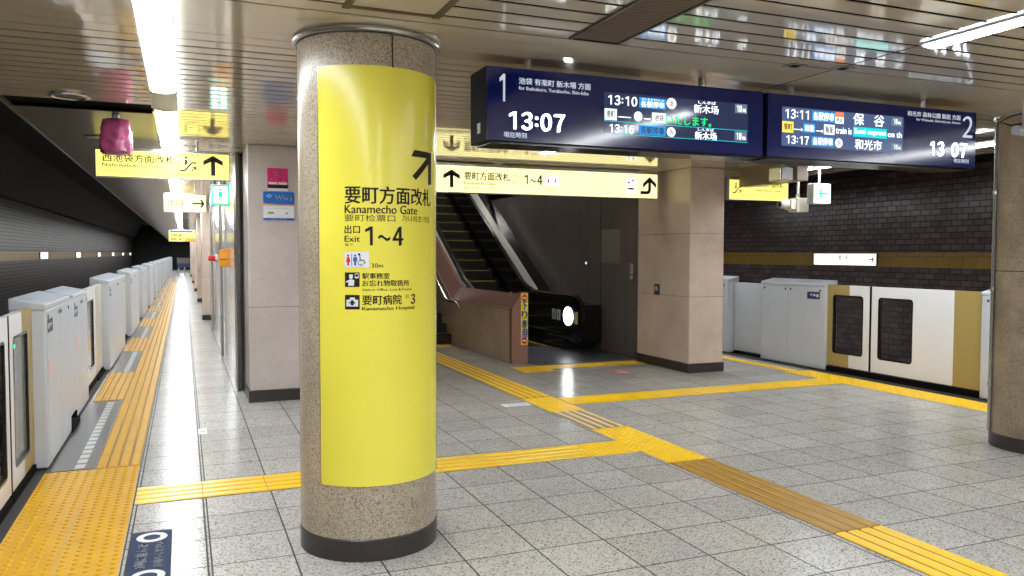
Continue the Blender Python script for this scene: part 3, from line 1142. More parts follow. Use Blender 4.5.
for i, (a, b) in enumerate(gp):
    t = thing('paving_pad', '%s dark grey paving pad with pale dashes on the left platform' % ORD[i], 'paving pad', (-.8, a, 0), 'grey paving pads on the left platform')
    MB().box(TO0, TI0 - .004, a, b, .0004, .004).build('paving', M_pad, t)
    d = MB()
    k = a + .04
    while k < b - .1:
        d.box(-.772, -.706, k, k + .12, .004, .0048)
        k += .16
    d.build('dashes', M_padw, t)
MB_ = MB()
MB_.box(XE_L, TO0, Y0, Y1, .0004, .002)
tag(MB_.build('edge_paving', M_edge), 'dark brown-grey edge paving under the left platform gates', 'edge paving')
MB_ = MB()
MB_.box(7.97, XE_R, Y0, Y1, .0004, .002)
tag(MB_.build('edge_paving', M_edge), 'dark grey edge paving under the right platform gates', 'edge paving')

DG0, DG1 = 3.41, 3.785
tactile('tactile_paving', 'worn brownish guide bar strip leading diagonally across the floor to the studded crossing', M_yel_w, [('bars', DG0, DG1, 3.48, 5.14, 'y')])
tactile('tactile_paving', 'bright yellow guide bar strip at the bottom right of the middle line', M_yel, [('bars', DG0, DG1, -4, 3.47, 'y')])
tactile('tactile_paving', 'yellow studded crossing square where the left cross strip meets the middle line', M_yel, [('dots', DG0, DG1, 5.15, 6.40, 'y')])
t = tactile('tactile_paving', 'short worn strip with metal guide bars between the two yellow studded crossings', M_yel_w, [('flat', DG0, DG1, 6.41, 7.24, 'y')])
mb = MB()
bars(mb, DG0, DG1, 6.41, 7.24, 'y')
o = mb.build('guide_bar', M_guide, None)
o.parent = t
o.matrix_parent_inverse = Matrix.Translation(-t.location)
tactile('tactile_paving', 'yellow studded crossing square where the right cross strip leaves the middle line', M_yel, [('dots', DG0, DG1, 7.25, 8.06, 'y')])
tactile('tactile_paving', 'yellow guide bar strip leading from the far crossing past the brown parapet to the stairs', M_yel, [('bars', DG0, DG1, 8.07, 12.95, 'y')])
tactile('tactile_paving', 'yellow guide bar strip crossing from the left platform past the round column', M_yel, [('bars', -.314, 2.95, 5.54, 5.94, 'x'), ('dots', 2.955, DG0 - .004, 5.54, 5.94, 'x')])
tactile('tactile_paving', 'yellow strip crossing from the middle line to the right platform gates', M_yel, [('bars', DG1 + .004, 7.5, 7.54, 7.95, 'x')])
tactile('tactile_paving', 'yellow studded strip in front of the escalator landing plate', M_yel, [('dots', 4.22, 4.68, 9.82, 10.34, 'x'), ('dots', 4.685, 6.22, 10.02, 10.34, 'x')])
tactile('tactile_paving', 'small yellow studded patch at the foot of the stairs behind the round column', M_yel, [('dots', 2.7, 4.3, 13.1, 13.4, 'x')])
tactile('tactile_paving', 'yellow studded strip along the right platform gates', M_yel, [('dots', 7.53, 7.96, 2.5, 8.6, 'y')])
tactile('tactile_paving', 'narrow yellow strip along the right platform in front of the grey casings', M_yel, [('dots', 7.60, 7.80, 8.62, 14.0, 'y')])

# ------------------------------------------------------------------ floor stickers
t = thing('queue_sticker', 'navy floor sticker with white rings and sideways queueing text by the left yellow strip', 'floor sticker', (-.19, 4.6, 0))
MB().prism(rrect(-.292, 4.16, -.083, 4.985, .02), PZ(.0006), .001).build('panel', M_navyfloor, t)
F = PZ(.0022)
mb = MB()
for cy in (4.875, 4.29):
    o_ = [(-.188 + .080 * math.cos(2 * PI * k / 32), cy + .080 * math.sin(2 * PI * k / 32)) for k in range(32)]
    i_ = [(-.188 + .045 * math.cos(2 * PI * k / 32), cy + .045 * math.sin(2 * PI * k / 32)) for k in range(32)]
    MB().ring(o_, i_, PZ(.0017), .0004).build('ring', M_floorwhite, t)
RT = lambda s, t_, d: (-t_, s, .0022)
mb.text('3列に並んで', 4.40, .200, 4.765, .260, RT, .05)
mb.text('お待ちください', 4.40, .122, 4.78, .170, RT, .05)
mb.build('lettering', M_floorwhite, t)
t = thing('floor_sticker', 'small white and green sticker on the floor joint of the left platform', 'floor sticker', (.13, 7.63, 0))
MB().box(.10, .175, 7.53, 7.75, .0006, .0016).build('panel', M_paper, t)
MB().box(.115, .16, 7.60, 7.66, .0016, .002).box(.115, .16, 7.69, 7.72, .0016, .002).box(.168, .175, 7.53, 7.75, .0016, .002).build('print', M_stgreen, t)
t = thing('floor_sticker', 'white and green sticker on the floor beside the far yellow crossing', 'floor sticker', (3.24, 7.76, 0))
MB().box(3.08, 3.38, 7.68, 7.84, .0006, .0016).build('panel', M_paper, t)
MB().box(3.12, 3.34, 7.715, 7.73, .0016, .002).box(3.12, 3.34, 7.785, 7.80, .0016, .002).build('print', M_stgreen, t)
t = thing('floor_sticker', 'red and white no entry sticker on the floor before the square pillar', 'floor sticker', (5.47, 9.43, 0))
MB().disc(5.47, 9.43, .16, .17, PZ(.0012), 32).build('panel', M_paper, t)
mb = MB()
mb.ring([(5.47 + .145 * math.cos(2 * PI * k / 32), 9.43 + .155 * math.sin(2 * PI * k / 32)) for k in range(32)], [(5.47 + .095 * math.cos(2 * PI * k / 32), 9.43 + .10 * math.sin(2 * PI * k / 32)) for k in range(32)], PZ(.0016), .0004)
mb.box(5.38, 5.56, 9.405, 9.455, .0016, .002)
mb.build('print', M_red, t)

# ------------------------------------------------------------------ platform gates
def casing(side, xf, y0, y1, h, label, group, depth=.23, sticker=True, split=.55):
    """machine cabinet; side=+1: front faces +X (left platform), -1: front faces -X"""
    xb = xf - side * depth
    t = thing('gate_casing', label, 'platform gate casing', ((xf + xb) / 2, (y0 + y1) / 2, 0), group)
    X0, X1 = min(xf, xb), max(xf, xb)
    MB().box(X0, X1, y0, y1, .012, h - .045).build('body', M_offwhite, t, bevel=.012)
    MB().box(X0 + .02, X1 - .02, y0 + .02, y1 - .02, .0022, .012).build('base', M_black, t)
    zf, zb = h - .005, h + .045
    f = xf + side * .006
    MB().hull8([(f, y0 - .004, h - .045), (f, y1 + .004, h - .045), (xb, y1 + .004, h - .045), (xb, y0 - .004, h - .045)],
               [(f, y0 - .004, zf), (f, y1 + .004, zf), (xb, y1 + .004, zb), (xb, y0 - .004, zb)]).build('lid', M_offwhite, t, bevel=.008)
    ym = y0 + (y1 - y0) * split
    for a, b in ((y0 + .035, ym - .003), (ym + .003, y1 - .035)):
        mb = MB()
        mb.box(min(xf, xf + side * .006), max(xf, xf + side * .006), a, b, .03, h - .058)
        d = mb.build('service_door', M_offwhite, t)
        kn = MB()
        for yy in (a + .05, b - .05):
            kn.cyl((xf + side * .006, yy, h - .10), (xf + side * .011, yy, h - .10), .016, n=12)
        kn.build('lock', M_steel_d, d)
    if sticker:
        yl = y0 + .17 if side > 0 else y0 + .2
        f2 = xf + side * .0065
        lb = MB().box(min(f2, f2 + side * .002), max(f2, f2 + side * .002), yl - .11, yl + .13, h - .22, h - .12).build('label_plate', M_labelnavy, t)
        s_ = MB()
        for q in range(3):
            f3 = f2 + side * .0022
            s_.box(min(f3, f3 + side * .0006), max(f3, f3 + side * .0006), yl - .09 + q * .06, yl - .05 + q * .06, h - .19 + .01 * q, h - .15)
        s_.build('label_print', M_paper, lb)
        if side > 0:
            MB().box(min(f2, f2 + side * .001), max(f2, f2 + side * .001), yl - .08, yl + .10, h - .56, h - .42).build('warning_sticker', M_pinkst, t)
    return t


def fixed_panel(side, x, y0, y1, h, label, group, z0=.06, mat=None):
    t = thing('fixed_barrier', label, 'platform gate', (x, (y0 + y1) / 2, 0), group)
    MB().box(x - .02, x + .02, y0, y1, z0, h).build('panel', mat or M_offwhite, t, bevel=.006)
    MB().box(x - .05, x + .05, y0, y1, .0022, z0 * .5).box(x - .03, x + .03, y0 + .03, y0 + .08, z0 * .5, z0).box(x - .03, x + .03, y1 - .08, y1 - .03, z0 * .5, z0).build('sill', M_black, t)
    return t


def gate_panel(side, x, y0, y1, z0, z1, wy0, wy1, gold, label, group=None, glass=M_glass, wz=(.235, 1.035), led=None, gap=None):
    """sliding gate leaf with a window; gold=(ya, yb) range painted gold"""
    t = thing('platform_gate', label, 'platform gate', (x, (y0 + y1) / 2, 0), group)
    th = .04
    inn = rrect(wy0, wz[0], wy1, wz[1], .04)
    out = outer_for(inn, y0, z0, y1, z1)
    mb = MB()
    mp = lambda s, q, d: (x - th / 2 + d, s, q)
    mb.ring(out, inn, mp, th)
    for c in gold:
        bmesh.ops.bisect_plane(mb.bm, geom=mb.bm.verts[:] + mb.bm.edges[:] + mb.bm.faces[:], plane_co=(0, c, 0), plane_no=(0, 1, 0))
    for f in mb.bm.faces:
        c = f.calc_center_median().y
        f.material_index = 1 if gold[0] < c < gold[1] else 0
    mb.build('leaf', [M_white, M_goldpaint], t)
    r2 = rrect(wy0 + .012, wz[0] + .012, wy1 - .012, wz[1] - .012, .012)
    r1 = rrect(wy0 - .006, wz[0] - .006, wy1 + .006, wz[1] + .006, .043)
    wn = MB().ring(r1, r2, lambda s, q, d: (x - .0225 + d, s, q), .045).build('window_rim', M_rubber, t)
    MB().prism(r2, lambda s, q, d: (x - .004 + d, s, q), .008).build('pane', glass, t)
    MB().box(x - .03, x + .03, y0, y1, .0022, z0 - .02).build('sill', M_black, t)
    if gap:
        MB().box(x - .024, x + .024, gap[0], gap[1], z0, z1).build('edge_seal', M_black, t)
    if led:
        MB().prism([(led + .045 * math.cos(2 * PI * k / 12), .985 + .014 * math.sin(2 * PI * k / 12)) for k in range(12)], lambda s, q, d: (x + .010 + d, s, q), .003).build('indicator_led', M_ledgreen, t)
    return t


XLF, XLD = -.945, -1.05
HL = 1.225
gate_panel(1, XLD, 5.86, 6.695, .07, 1.20, 5.99, 6.50, (6.30, 7.0), 'white and gold gate leaf with grey window and green lamp at the left edge', 'left platform gate leaves', M_grayglass, (.2, 1.05), 6.06, (5.838, 5.858))
gate_panel(1, XLD, 4.30, 5.835, .07, 1.20, 5.05, 5.72, (4.0, 4.8), 'long white gate leaf cut off by the left edge of the picture', 'left platform gate leaves', M_glass, (.2, 1.05), None)
starts = [6.70, 12.05, 16.8, 21.5] + [21.5 + 4.75 * k for k in range(1, 12)]
for i, s in enumerate(starts):
    ln = 3.0
    n_ = ORD[i]
    if i == 0:
        casing(1, XLF, s, s + 1.3, HL, 'gate casing nearest the camera on the left, with pink sticker', 'left platform gate casings')
        casing(1, XLF - .03, s + 1.83, s + ln, HL - .02, 'grey white gate casing on the left right behind the nearest one', 'left platform gate casings')
        fixed_panel(1, XLF - .035, s + 1.305, s + 1.825, HL - .05, 'narrow white fixed panel between the two nearest left gate casings', 'left platform fixed panels', .12)
    else:
        casing(1, XLF, s, s + ln, HL, '%s single tall gate casing beyond the two nearest ones on the left platform' % ORD[i - 1], 'left platform gate casings', sticker=i < 4, split=.5)
    e = s + ln
    nx = starts[i + 1] if i + 1 < len(starts) else s + 4.75
    w_ = nx - e - .02
    gm = e + .01 + w_ * .62
    if i < 7:
        gate_panel(1, XLD, e + .005, gm, .07, 1.19, e + .35, gm - .2, (e - 1, e + .3), 'long cream gate leaf on the left platform beyond the %s casing group' % n_, 'left platform gate leaves', M_grayglass)
        fixed_panel(1, XLD, gm + .015, nx - .005, 1.19, 'short plain cream end leaf on the left platform beyond the %s casing group' % n_, 'left platform end leaves', .07, M_cream)

XRF, XRD = 8.10, 8.165
HR = 1.165
casing(-1, XRF, 8.485, 9.79, HR + .03, 'wide grey white gate casing on the right platform with a navy label', 'right platform gate casings', .22)
casing(-1, XRF, 10.60, 11.9, HR + .03, 'grey white gate casing on the right platform half hidden by the square pillar', 'right platform gate casings', .22, sticker=False)
casing(-1, XRF, 4.86, 6.165, HR + .03, 'grey white gate casing on the right platform half hidden by the stained column', 'right platform gate casings', .22)
fixed_panel(-1, 8.24, 9.80, 10.59, HR - .02, 'pale grey fixed panel between two casings on the right platform', None, .05)
gate_panel(-1, XRD, 7.755, 8.482, .09, 1.185, 7.865, 8.375, (8.094, 9), 'short gold and white gate leaf beside the wide right casing', 'right platform gate leaves', M_glass, (.267, 1.045), None, (7.727, 7.752))
gate_panel(-1, XRD, 6.18, 7.722, .09, 1.185, 7.10, 7.61, (6.0, 6.535), 'long white gate leaf with a gold end on the right platform', 'right platform gate leaves', M_glass, (.267, 1.045), None)

# ------------------------------------------------------------------ hanging backlit signs
def lightbox(name, label, cat, x0, x1, y, z0, z1, face, depth=.14, hang=True, group=None, top=.035, back=True):
    t = thing(name, label, cat, ((x0 + x1) / 2, y + depth / 2, z0), group)
    MB().box(x0 - .008, x1 + .008, y + .002, y + depth - .002, z0 - .008, z1 + top).build('housing', M_steel, t, bevel=.004)
    MB().box(x0, x1, y - .001, y + .002, z0, z1).build('face', face, t)
    if back:
        MB().box(x0, x1, y + depth - .002, y + depth + .001, z0, z1).build('back_face', face, t)
    if hang:
        n = 2
        for k in range(n):
            x = x0 + (x1 - x0) * (k + .5) / n
            MB().cyl((x, y + depth / 2, z1 + top), (x, y + depth / 2, CZ), .011, n=10).build('hanger', M_steel, t)
    return t


def ART(x0, z0, wx0, wz0, k, y):
    """sign artwork drawn in its own units (corner x0, z0) placed on the sign face"""
    return lambda s, t, d: (wx0 + (s - x0) * k, y - d, wz0 + (t - z0) * k)


YS = 9.55
t = lightbox('gate_sign', 'long backlit yellow direction sign hanging before the escalator', 'hanging sign', 2.854, 6.087, YS, 2.366, 2.692, M_signp)
GA = lambda y: ART(2.60, 2.298, 2.854, 2.366, 1.0977, y)
fy = GA(YS - .003)
mb = MB()
mb.text('要町方面改札', 2.972, 2.442, 3.538, 2.535, fy, .05)
mb.nums('1~4', 3.703, 2.415, 3.962, 2.525, fy, .09)
mb.build('lettering', M_ink, t)
mb = MB()
for p in up_arrow(2.823, 2.35, 2.55, .098, .042):
    mb.flat(p, fy)
mb.build('arrow', M_ink, t)
mb = MB()
R_ = [(5.30, 2.345), (5.40, 2.345), (5.425, 2.352), (5.444, 2.372), (5.452, 2.40), (5.452, 2.53), (5.412, 2.53), (5.412, 2.41), (5.404, 2.392), (5.392, 2.385), (5.30, 2.385)]
mb.flat(R_, fy)
mb.flat([(5.432, 2.562), (5.432, 2.508), (5.335, 2.424), (5.335, 2.478)], fy)
mb.flat([(5.432, 2.562), (5.529, 2.478), (5.529, 2.424), (5.432, 2.508)], fy)
mb.build('turn_arrow', M_ink, t)
mb = MB()
mb.text('Kanamecho Gate', 2.972, 2.388, 3.36, 2.425, fy, .05)
mb.text('要町检票口', 2.972, 2.334, 3.20, 2.366, fy)
mb.text('가나메초 개찰', 3.235, 2.334, 3.42, 2.366, fy)
mb.text('出口', 3.576, 2.49, 3.678, 2.53, fy)
mb.text('Exit', 3.576, 2.42, 3.678, 2.455, fy)
mb.text('20m', 4.02, 2.342, 4.13, 2.375, fy)
mb.build('small_lettering', M_olive, t)
mb = MB()
mb.prism([(3.99, 2.415), (4.17, 2.415), (4.17, 2.52), (3.99, 2.52)], GA(YS - .0015), .0015).prism([(5.085, 2.35), (5.235, 2.35), (5.235, 2.54), (5.085, 2.54)], GA(YS - .0015), .0015)
mb.build_islands('pictogram_board', M_signw, t)
f2 = GA(YS - .0042)
mb = MB()
person_icon(mb, 4.03, 2.43, .075, f2, True)
mb.build('woman_pictogram', M_mag, t)
mb = MB()
person_icon(mb, 4.12, 2.43, .075, f2)
mb.build('man_pictogram', M_wifi, t)
mb = MB()
mb.ring([(5.10, 2.362), (5.22, 2.362), (5.22, 2.452), (5.10, 2.452)], [(5.108, 2.37), (5.212, 2.37), (5.212, 2.444), (5.108, 2.444)], f2, .0005)
mb.prism([(5.118, 2.395), (5.202, 2.395), (5.202, 2.42), (5.118, 2.42)], f2, .0004)
for p in up_arrow(5.19, 2.468, 2.525, .022, .012):
    mb.flat(p, f2)
for p in up_arrow(5.13, 2.468, 2.525, .022, .012):
    mb.flat([(a, 4.993 - b) for a, b in p], f2)
mb.build('lift_pictogram', M_ink, t)

YS = 9.22
t = lightbox('gate_sign', 'backlit yellow direction sign with escalator pictogram hanging over the left platform', 'hanging sign', -.817, .467, YS, 2.388, 2.656, M_signy)
fy = ART(-.762, 2.335, -.817, 2.388, 1.072, YS - .003)
mb = MB()
mb.text('西池袋方面改札', -.707, 2.474, -.066, 2.552, fy, .05)
mb.text('Nishi-ikebukuro Gate', -.707, 2.427, -.184, 2.462, fy, .05)
mb.build('lettering', M_ink, t)
mb = MB()
for p in up_arrow(.286, 2.372, 2.572, .092, .04):
    mb.flat(p, fy)
mb.build('arrow', M_ink, t)
mb = MB()
mb.text('西池袋检票口', -.70, 2.370, -.42, 2.400, fy)
mb.text('니시이케부쿠로 개찰구', -.39, 2.370, -.095, 2.400, fy)
mb.build('small_lettering', M_olive, t)


def escalator_icon(mb, x0, z0, s, f):
    th = s * .085
    P = [(x0 + s * .1, z0 + s * .2), (x0 + s * .32, z0 + s * .2), (x0 + s * .68, z0 + s * .62), (x0 + s * .9, z0 + s * .62)]
    for (a, b), (c, d) in zip(P[:-1], P[1:]):
        l = math.hypot(c - a, d - b)
        nx, nz = -(d - b) / l * th / 2, (c - a) / l * th / 2
        mb.flat([(a + nx, b + nz), (a - nx, b - nz), (c - nx, d - nz), (c + nx, d + nz)], f)
    P = [(p[0], p[1] + s * .16) for p in P]
    mb.disc(x0 + s * .4, z0 + s * .88, s * .07, s * .07, f, 12)
    mb.flat([(x0 + s * .33, z0 + s * .46), (x0 + s * .46, z0 + s * .56), (x0 + s * .46, z0 + s * .78), (x0 + s * .33, z0 + s * .78)], f)
    mb.flat([(x0 + s * .62, z0 + s * .18), (x0 + s * .66, z0 + s * .14), (x0 + s * .88, z0 + s * .36), (x0 + s * .84, z0 + s * .40)], f)
    mb.flat([(x0 + s * .9, z0 + s * .42), (x0 + s * .9, z0 + s * .2), (x0 + s * .84, z0 + s * .2), (x0 + s * .84, z0 + s * .36), (x0 + s * .68, z0 + s * .36), (x0 + s * .68, z0 + s * .42)], f)


mb = MB()
mb.ring([(-.043, 2.372), (.158, 2.372), (.158, 2.573), (-.043, 2.573)], [(-.037, 2.378), (.152, 2.378), (.152, 2.567), (-.037, 2.567)], fy, .0005)
escalator_icon(mb, -.04, 2.375, .19, fy)
mb.build('escalator_pictogram', M_ink, t)

YS = 8.9
t = lightbox('gate_sign', 'backlit yellow sign over the right platform beside the square pillar', 'hanging sign', 6.81, 7.80, YS, 2.335, 2.60, M_signy)
fy = PY(YS - .003)
mb = MB()
mb.text('西池袋方面改札', 7.25, 2.512, 7.71, 2.578, fy, .05)
mb.text('Nishi-ikebukuro Gate', 7.25, 2.455, 7.66, 2.485, fy, .05)
mb.build('lettering', M_ink, t)
mb = MB()
escalator_icon(mb, 6.84, 2.39, .18, fy)
mb.build('escalator_pictogram', M_ink, t)
mb = MB()
mb.text('西池袋检票口', 7.0, 2.385, 7.30, 2.42, fy)
mb.text('니시이케부쿠로 개찰구', 7.33, 2.385, 7.69, 2.42, fy)
mb.build('small_lettering', M_olive, t)

YS = 15.0
t = lightbox('far_sign', 'far backlit white and yellow sign with right arrow over the left platform', 'hanging sign', -.30, .37, YS, 2.31, 2.60, M_signp, group=None)
fy = PY(YS - .003)
mb = MB()
mb.text('出口', -.24, 2.42, 0.0, 2.52, fy, .05)
for p in up_arrow(0, -.12, .08, .07, .03):
    mb.flat([(.27 + b, 2.455 - a) for a, b in p], fy)
mb.build('arrow', M_ink, t)
YS = 26.0
t = lightbox('far_sign', 'distant blue topped yellow hanging sign low over the left platform', 'hanging sign', -.40, .33, YS, 1.95, 2.26, M_signy)
MB().box(-.38, .25, YS - .004, YS - .001, 2.21, 2.26).build('blue_header', M_blue, t)
MB().box(.05, .33, YS - .004, YS - .001, 1.95, 2.04).build('orange_field', M_orangep, t)
fy = PY(YS - .005)
mb = MB()
mb.text('有楽町線', -.35, 2.09, -.05, 2.17, fy, .05)
mb.text('副都心線', -.35, 1.98, -.05, 2.05, fy, .05)
mb.build('lettering', M_ink, t)

# green emergency exit lamp under the left sign
t = thing('exit_lamp', 'small glowing green and white exit lamp hanging under the left yellow sign', 'exit sign', (.378, 9.27, 2.115))
MB().box(.281, .474, 9.245, 9.32, 2.115, 2.340).build('housing', M_offwhite, t, bevel=.006)
MB().box(.287, .468, 9.240, 9.246, 2.121, 2.334).build('face', M_greenw, t)
mb = MB()
mb.ring([(.287, 2.121), (.468, 2.121), (.468, 2.334), (.287, 2.334)], [(.302, 2.138), (.453, 2.138), (.453, 2.317), (.302, 2.317)], PY(9.239), .001)
person_icon(mb, .378, 2.158, .14, PY(9.2385))
mb.build_islands('green_print', M_green, t)
for x in (.325, .43):
    MB().cyl((x, 9.285, 2.34), (x, 9.285, 2.381), .012, n=10).build('bracket', M_steel, t)

# white hanging exit box with green arrow, right platform
t = thing('exit_arrow_lamp', 'white hanging exit lamp with a green left arrow over the right platform', 'exit sign', (7.37, 7.85, 2.22))
MB().box(7.235, 7.51, 7.80, 7.92, 2.225, 2.478).build('housing', M_offwhite, t, bevel=.01)
MB().box(7.245, 7.50, 7.794, 7.801, 2.235, 2.468).build('face', M_greenw, t)
mb = MB()
for p in up_arrow(0, -.075, .075, .06, .026):
    mb.flat([(7.385 - b, 2.35 + a) for a, b in p], PY(7.793))
mb.build('arrow', M_cyan, t)
MB().cyl((7.375, 7.86, 2.478), (7.375, 7.86, CZ - .005), .014, n=12).build('hanger', M_offwhite, t)
MB().cyl((7.375, 7.86, CZ - .02), (7.375, 7.86, CZ), .045, n=16).build('ceiling_flange', M_offwhite, t)

# ------------------------------------------------------------------ departure displays
def disp(x0, x1, label):
    y, yb, z0, z1 = 4.30, 4.585, 2.247, 2.668
    t = thing('departure_display', label, 'departure display', ((x0 + x1) / 2, (y + yb) / 2, z0))
    MB().box(x0, x1, y + .012, yb, z0, z1).build('housing', M_navy_s, t, bevel=.004)
    MB().box(x0 + .002, x1 - .002, y + .004, y + .012, z0 + .002, z1 - .002).build('front_plate', M_navy, t)
    MB().box(x0 + .03, x1 - .03, y + .04, yb - .02, z0 - .012, z0 + .001).build('base_tray', M_blackpanel, t)
    for k in (.16, .80):
        x = x0 + (x1 - x0) * k
        MB().cyl((x, y + .14, z1), (x, y + .14, CZ), .025, n=14).build('hanger', M_steel, t)
    return t


YD = 4.30
f0, f1, f2 = PY(YD + .0035), PY(YD + .0015), PY(YD + .0005)
t = disp(1.607, 3.555, 'long navy departure display for track 1 hanging from the ceiling')
MB().box(1.6055, 1.607, 4.41, 4.46, 2.30, 2.36).build('side_sticker', M_paper, t)
s_ = MB().box(2.362, 3.43, YD + .002, YD + .01, 2.326, 2.577).build('screen', M_screen_d, t)
mb = MB()
mb.nums('1', 1.672, 2.471, 1.738, 2.628, f0, .03)
mb.text('池袋 有楽町 新木場 方面', 1.804, 2.578, 2.272, 2.616, f0, .05)
mb.text('for Ikebukuro, Yurakucho, Shin-kiba', 1.804, 2.543, 2.258, 2.566, f0, .05, 2)
mb.text('現在時刻', 1.711, 2.268, 1.855, 2.300, f0, .05)
mb.build('lettering', M_print, t)
mb = MB()
mb.nums('13:07', 1.727, 2.318, 2.108, 2.418, f0, .09)
mb.build('clock_digits', M_led, t)
mb = MB()
mb.nums('13:10', 2.380, 2.503, 2.597, 2.560, f1, .09)
mb.nums('13:16', 2.392, 2.336, 2.574, 2.386, f1, .09)
mb.text('新木场', 3.007, 2.495, 3.197, 2.548, f1, .05)
mb.text('しんきば', 3.041, 2.555, 3.175, 2.573, f1, .05)
mb.text('新木场', 3.017, 2.329, 3.186, 2.378, f1, .05)
mb.text('しんきば', 3.039, 2.384, 3.162, 2.401, f1, .05)
mb.nums('10', 3.335, 2.522, 3.38, 2.565, f2, .09)
mb.text('両', 3.385, 2.522, 3.412, 2.545, f2, .05)
mb.nums('10', 3.335, 2.344, 3.38, 2.388, f2, .09)
mb.text('両', 3.385, 2.344, 3.412, 2.365, f2, .05)
mb.disc(2.84, 2.540, .036, .034, f1)
mb.text('各駅停車', 2.618, 2.505, 2.79, 2.541, f2, .05)
mb.text('かくえきていしゃ', 2.625, 2.545, 2.785, 2.558, f2, .05, 1)
mb.box(2.366, 2.45, YD + .001, YD + .0015, 2.41, 2.478)
mb.disc(2.60, 2.444, .03, .03, f1)
mb.box(2.70, 2.80, YD + .001, YD + .0015, 2.415, 2.475)
mb.box(2.46, 2.55, YD + .001, YD + .0015, 2.43, 2.436).box(2.64, 2.69, YD + .001, YD + .0015, 2.43, 2.436)
mb.disc(2.84, 2.362, .032, .03, f1)
mb.build_islands('screen_text', M_pxw, t)
MB().box(2.606, 2.80, YD + .001, YD + .0018, 2.498, 2.563).box(2.606, 2.80, YD + .001, YD + .0018, 2.335, 2.392).build_islands('screen_box', M_pxb, t)
mb = MB()
mb.text('いたします。', 2.80, 2.412, 3.142, 2.468, f1, .05)
mb.build('running_text', M_pxg, t)
MB().box(2.362, 3.43, YD + .001, YD + .0018, 2.402, 2.405).box(2.362, 3.43, YD + .001, YD + .0018, 2.327, 2.330).build_islands('screen_line', M_pxc, t)
mb = MB()
mb.text('急', 2.825, 2.522, 2.857, 2.556, f2, .05)
mb.text('各', 2.825, 2.346, 2.857, 2.378, f2, .05)
mb.text('要町', 2.38, 2.425, 2.438, 2.465, f2, .05)
mb.text('池袋', 2.715, 2.425, 2.785, 2.465, f2, .05)
mb.text('各駅停車', 2.618, 2.342, 2.79, 2.385, f2, .05)
mb.build_islands('dark_text', M_pxd, t)

MB().box(3.325, 3.42, YD + .001, YD + .0018, 2.514, 2.574).box(3.325, 3.42, YD + .001, YD + .0018, 2.337, 2.397).build_islands('length_box', M_pxk, t)
t = disp(3.590, 5.545, 'navy departure display for track 2 hanging right of the track 1 display')
MB().box(3.71, 4.803, YD + .002, YD + .01, 2.324, 2.584).build('screen', M_screen, t)
mb = MB()
mb.text('和光市 森林公園 飯能 方面', 4.842, 2.598, 5.379, 2.634, f0, .05)
mb.text('for Wakoshi, Shinrinkoen, Hanno', 4.932, 2.566, 5.38, 2.586, f0, .05, 2)
mb.nums('2', 5.392, 2.475, 5.518, 2.632, f0, .03)
mb.text('現在時刻', 5.316, 2.282, 5.475, 2.313, f0, .05)
mb.build('lettering', M_print, t)
mb = MB()
mb.nums('13', 5.06, 2.326, 5.222, 2.428, f0, .09)
mb.nums('07', 5.285, 2.326, 5.46, 2.428, f0, .09)
mb.build('clock_digits', M_led, t)
mb = MB()
mb.nums('13:11', 3.727, 2.509, 3.95, 2.570, f1, .09)
mb.nums('13:17', 3.739, 2.341, 3.945, 2.395, f1, .09)
mb.text('保', 4.33, 2.502, 4.43, 2.582, f1, .05)
mb.text('谷', 4.52, 2.502, 4.62, 2.582, f1, .05)
mb.text('和光市', 4.348, 2.334, 4.601, 2.404, f1, .05)
mb.text('train is', 4.174, 2.432, 4.318, 2.475, f1, .05)
mb.text('on th', 4.654, 2.434, 4.79, 2.474, f1, .05)
mb.text('Semi express', 4.342, 2.430, 4.636, 2.478, f2, .05)
mb.text('各駅停車', 3.972, 2.512, 4.158, 2.566, f2, .05)
mb.text('各駅停車', 3.972, 2.345, 4.15, 2.395, f2, .05)
mb.nums('10', 4.705, 2.528, 4.745, 2.566, f2, .09)
mb.text('両', 4.75, 2.528, 4.775, 2.548, f2, .05)
mb.nums('10', 4.71, 2.351, 4.75, 2.384, f2, .09)
mb.text('両', 4.755, 2.351, 4.78, 2.37, f2, .05)
mb.box(4.168, 4.244, YD + .001, YD + .0015, 2.500, 2.545)
mb.disc(4.204, 2.367, .034, .032, f1)
mb.box(4.07, 4.163, YD + .001, YD + .0015, 2.42, 2.488)
mb.box(3.81, 3.88, YD + .001, YD + .0015, 2.436, 2.442).box(4.0, 4.06, YD + .001, YD + .0015, 2.436, 2.442)
mb.flat([(3.872, 2.452), (3.872, 2.426), (3.888, 2.439)], f1)
mb.flat([(4.05, 2.452), (4.05, 2.426), (4.066, 2.439)], f1)
mb.text('飯能', 3.90, 2.432, 3.985, 2.476, f2, .05)
mb.build_islands('screen_text', M_pxw, t)
MB().box(3.963, 4.166, YD + .001, YD + .0018, 2.504, 2.573).box(3.963, 4.158, YD + .001, YD + .0018, 2.337, 2.402).box(3.89, 3.992, YD + .001, YD + .0018, 2.423, 2.486).build_islands('screen_box', M_pxb, t)
MB().box(4.688, 4.79, YD + .001, YD + .0018, 2.515, 2.578).box(4.69, 4.794, YD + .001, YD + .0018, 2.343, 2.392).build_islands('length_box', M_pxk, t)
MB().box(4.332, 4.646, YD + .001, YD + .0018, 2.42, 2.488).build('running_text_field', M_pxc, t)
MB().box(3.712, 3.806, YD + .001, YD + .0018, 2.414, 2.488).build('yellow_box', M_pxy, t)
MB().box(4.168, 4.244, YD + .001, YD + .0018, 2.545, 2.578).build('orange_box', M_pxo, t)
mb = MB()
mb.text('準急', 4.178, 2.51, 4.234, 2.538, f2, .05)
mb.text('各', 4.188, 2.352, 4.22, 2.384, f2, .05)
mb.text('要町', 3.725, 2.432, 3.795, 2.472, f2, .05)
mb.text('飯能', 4.08, 2.43, 4.155, 2.476, f2, .05)
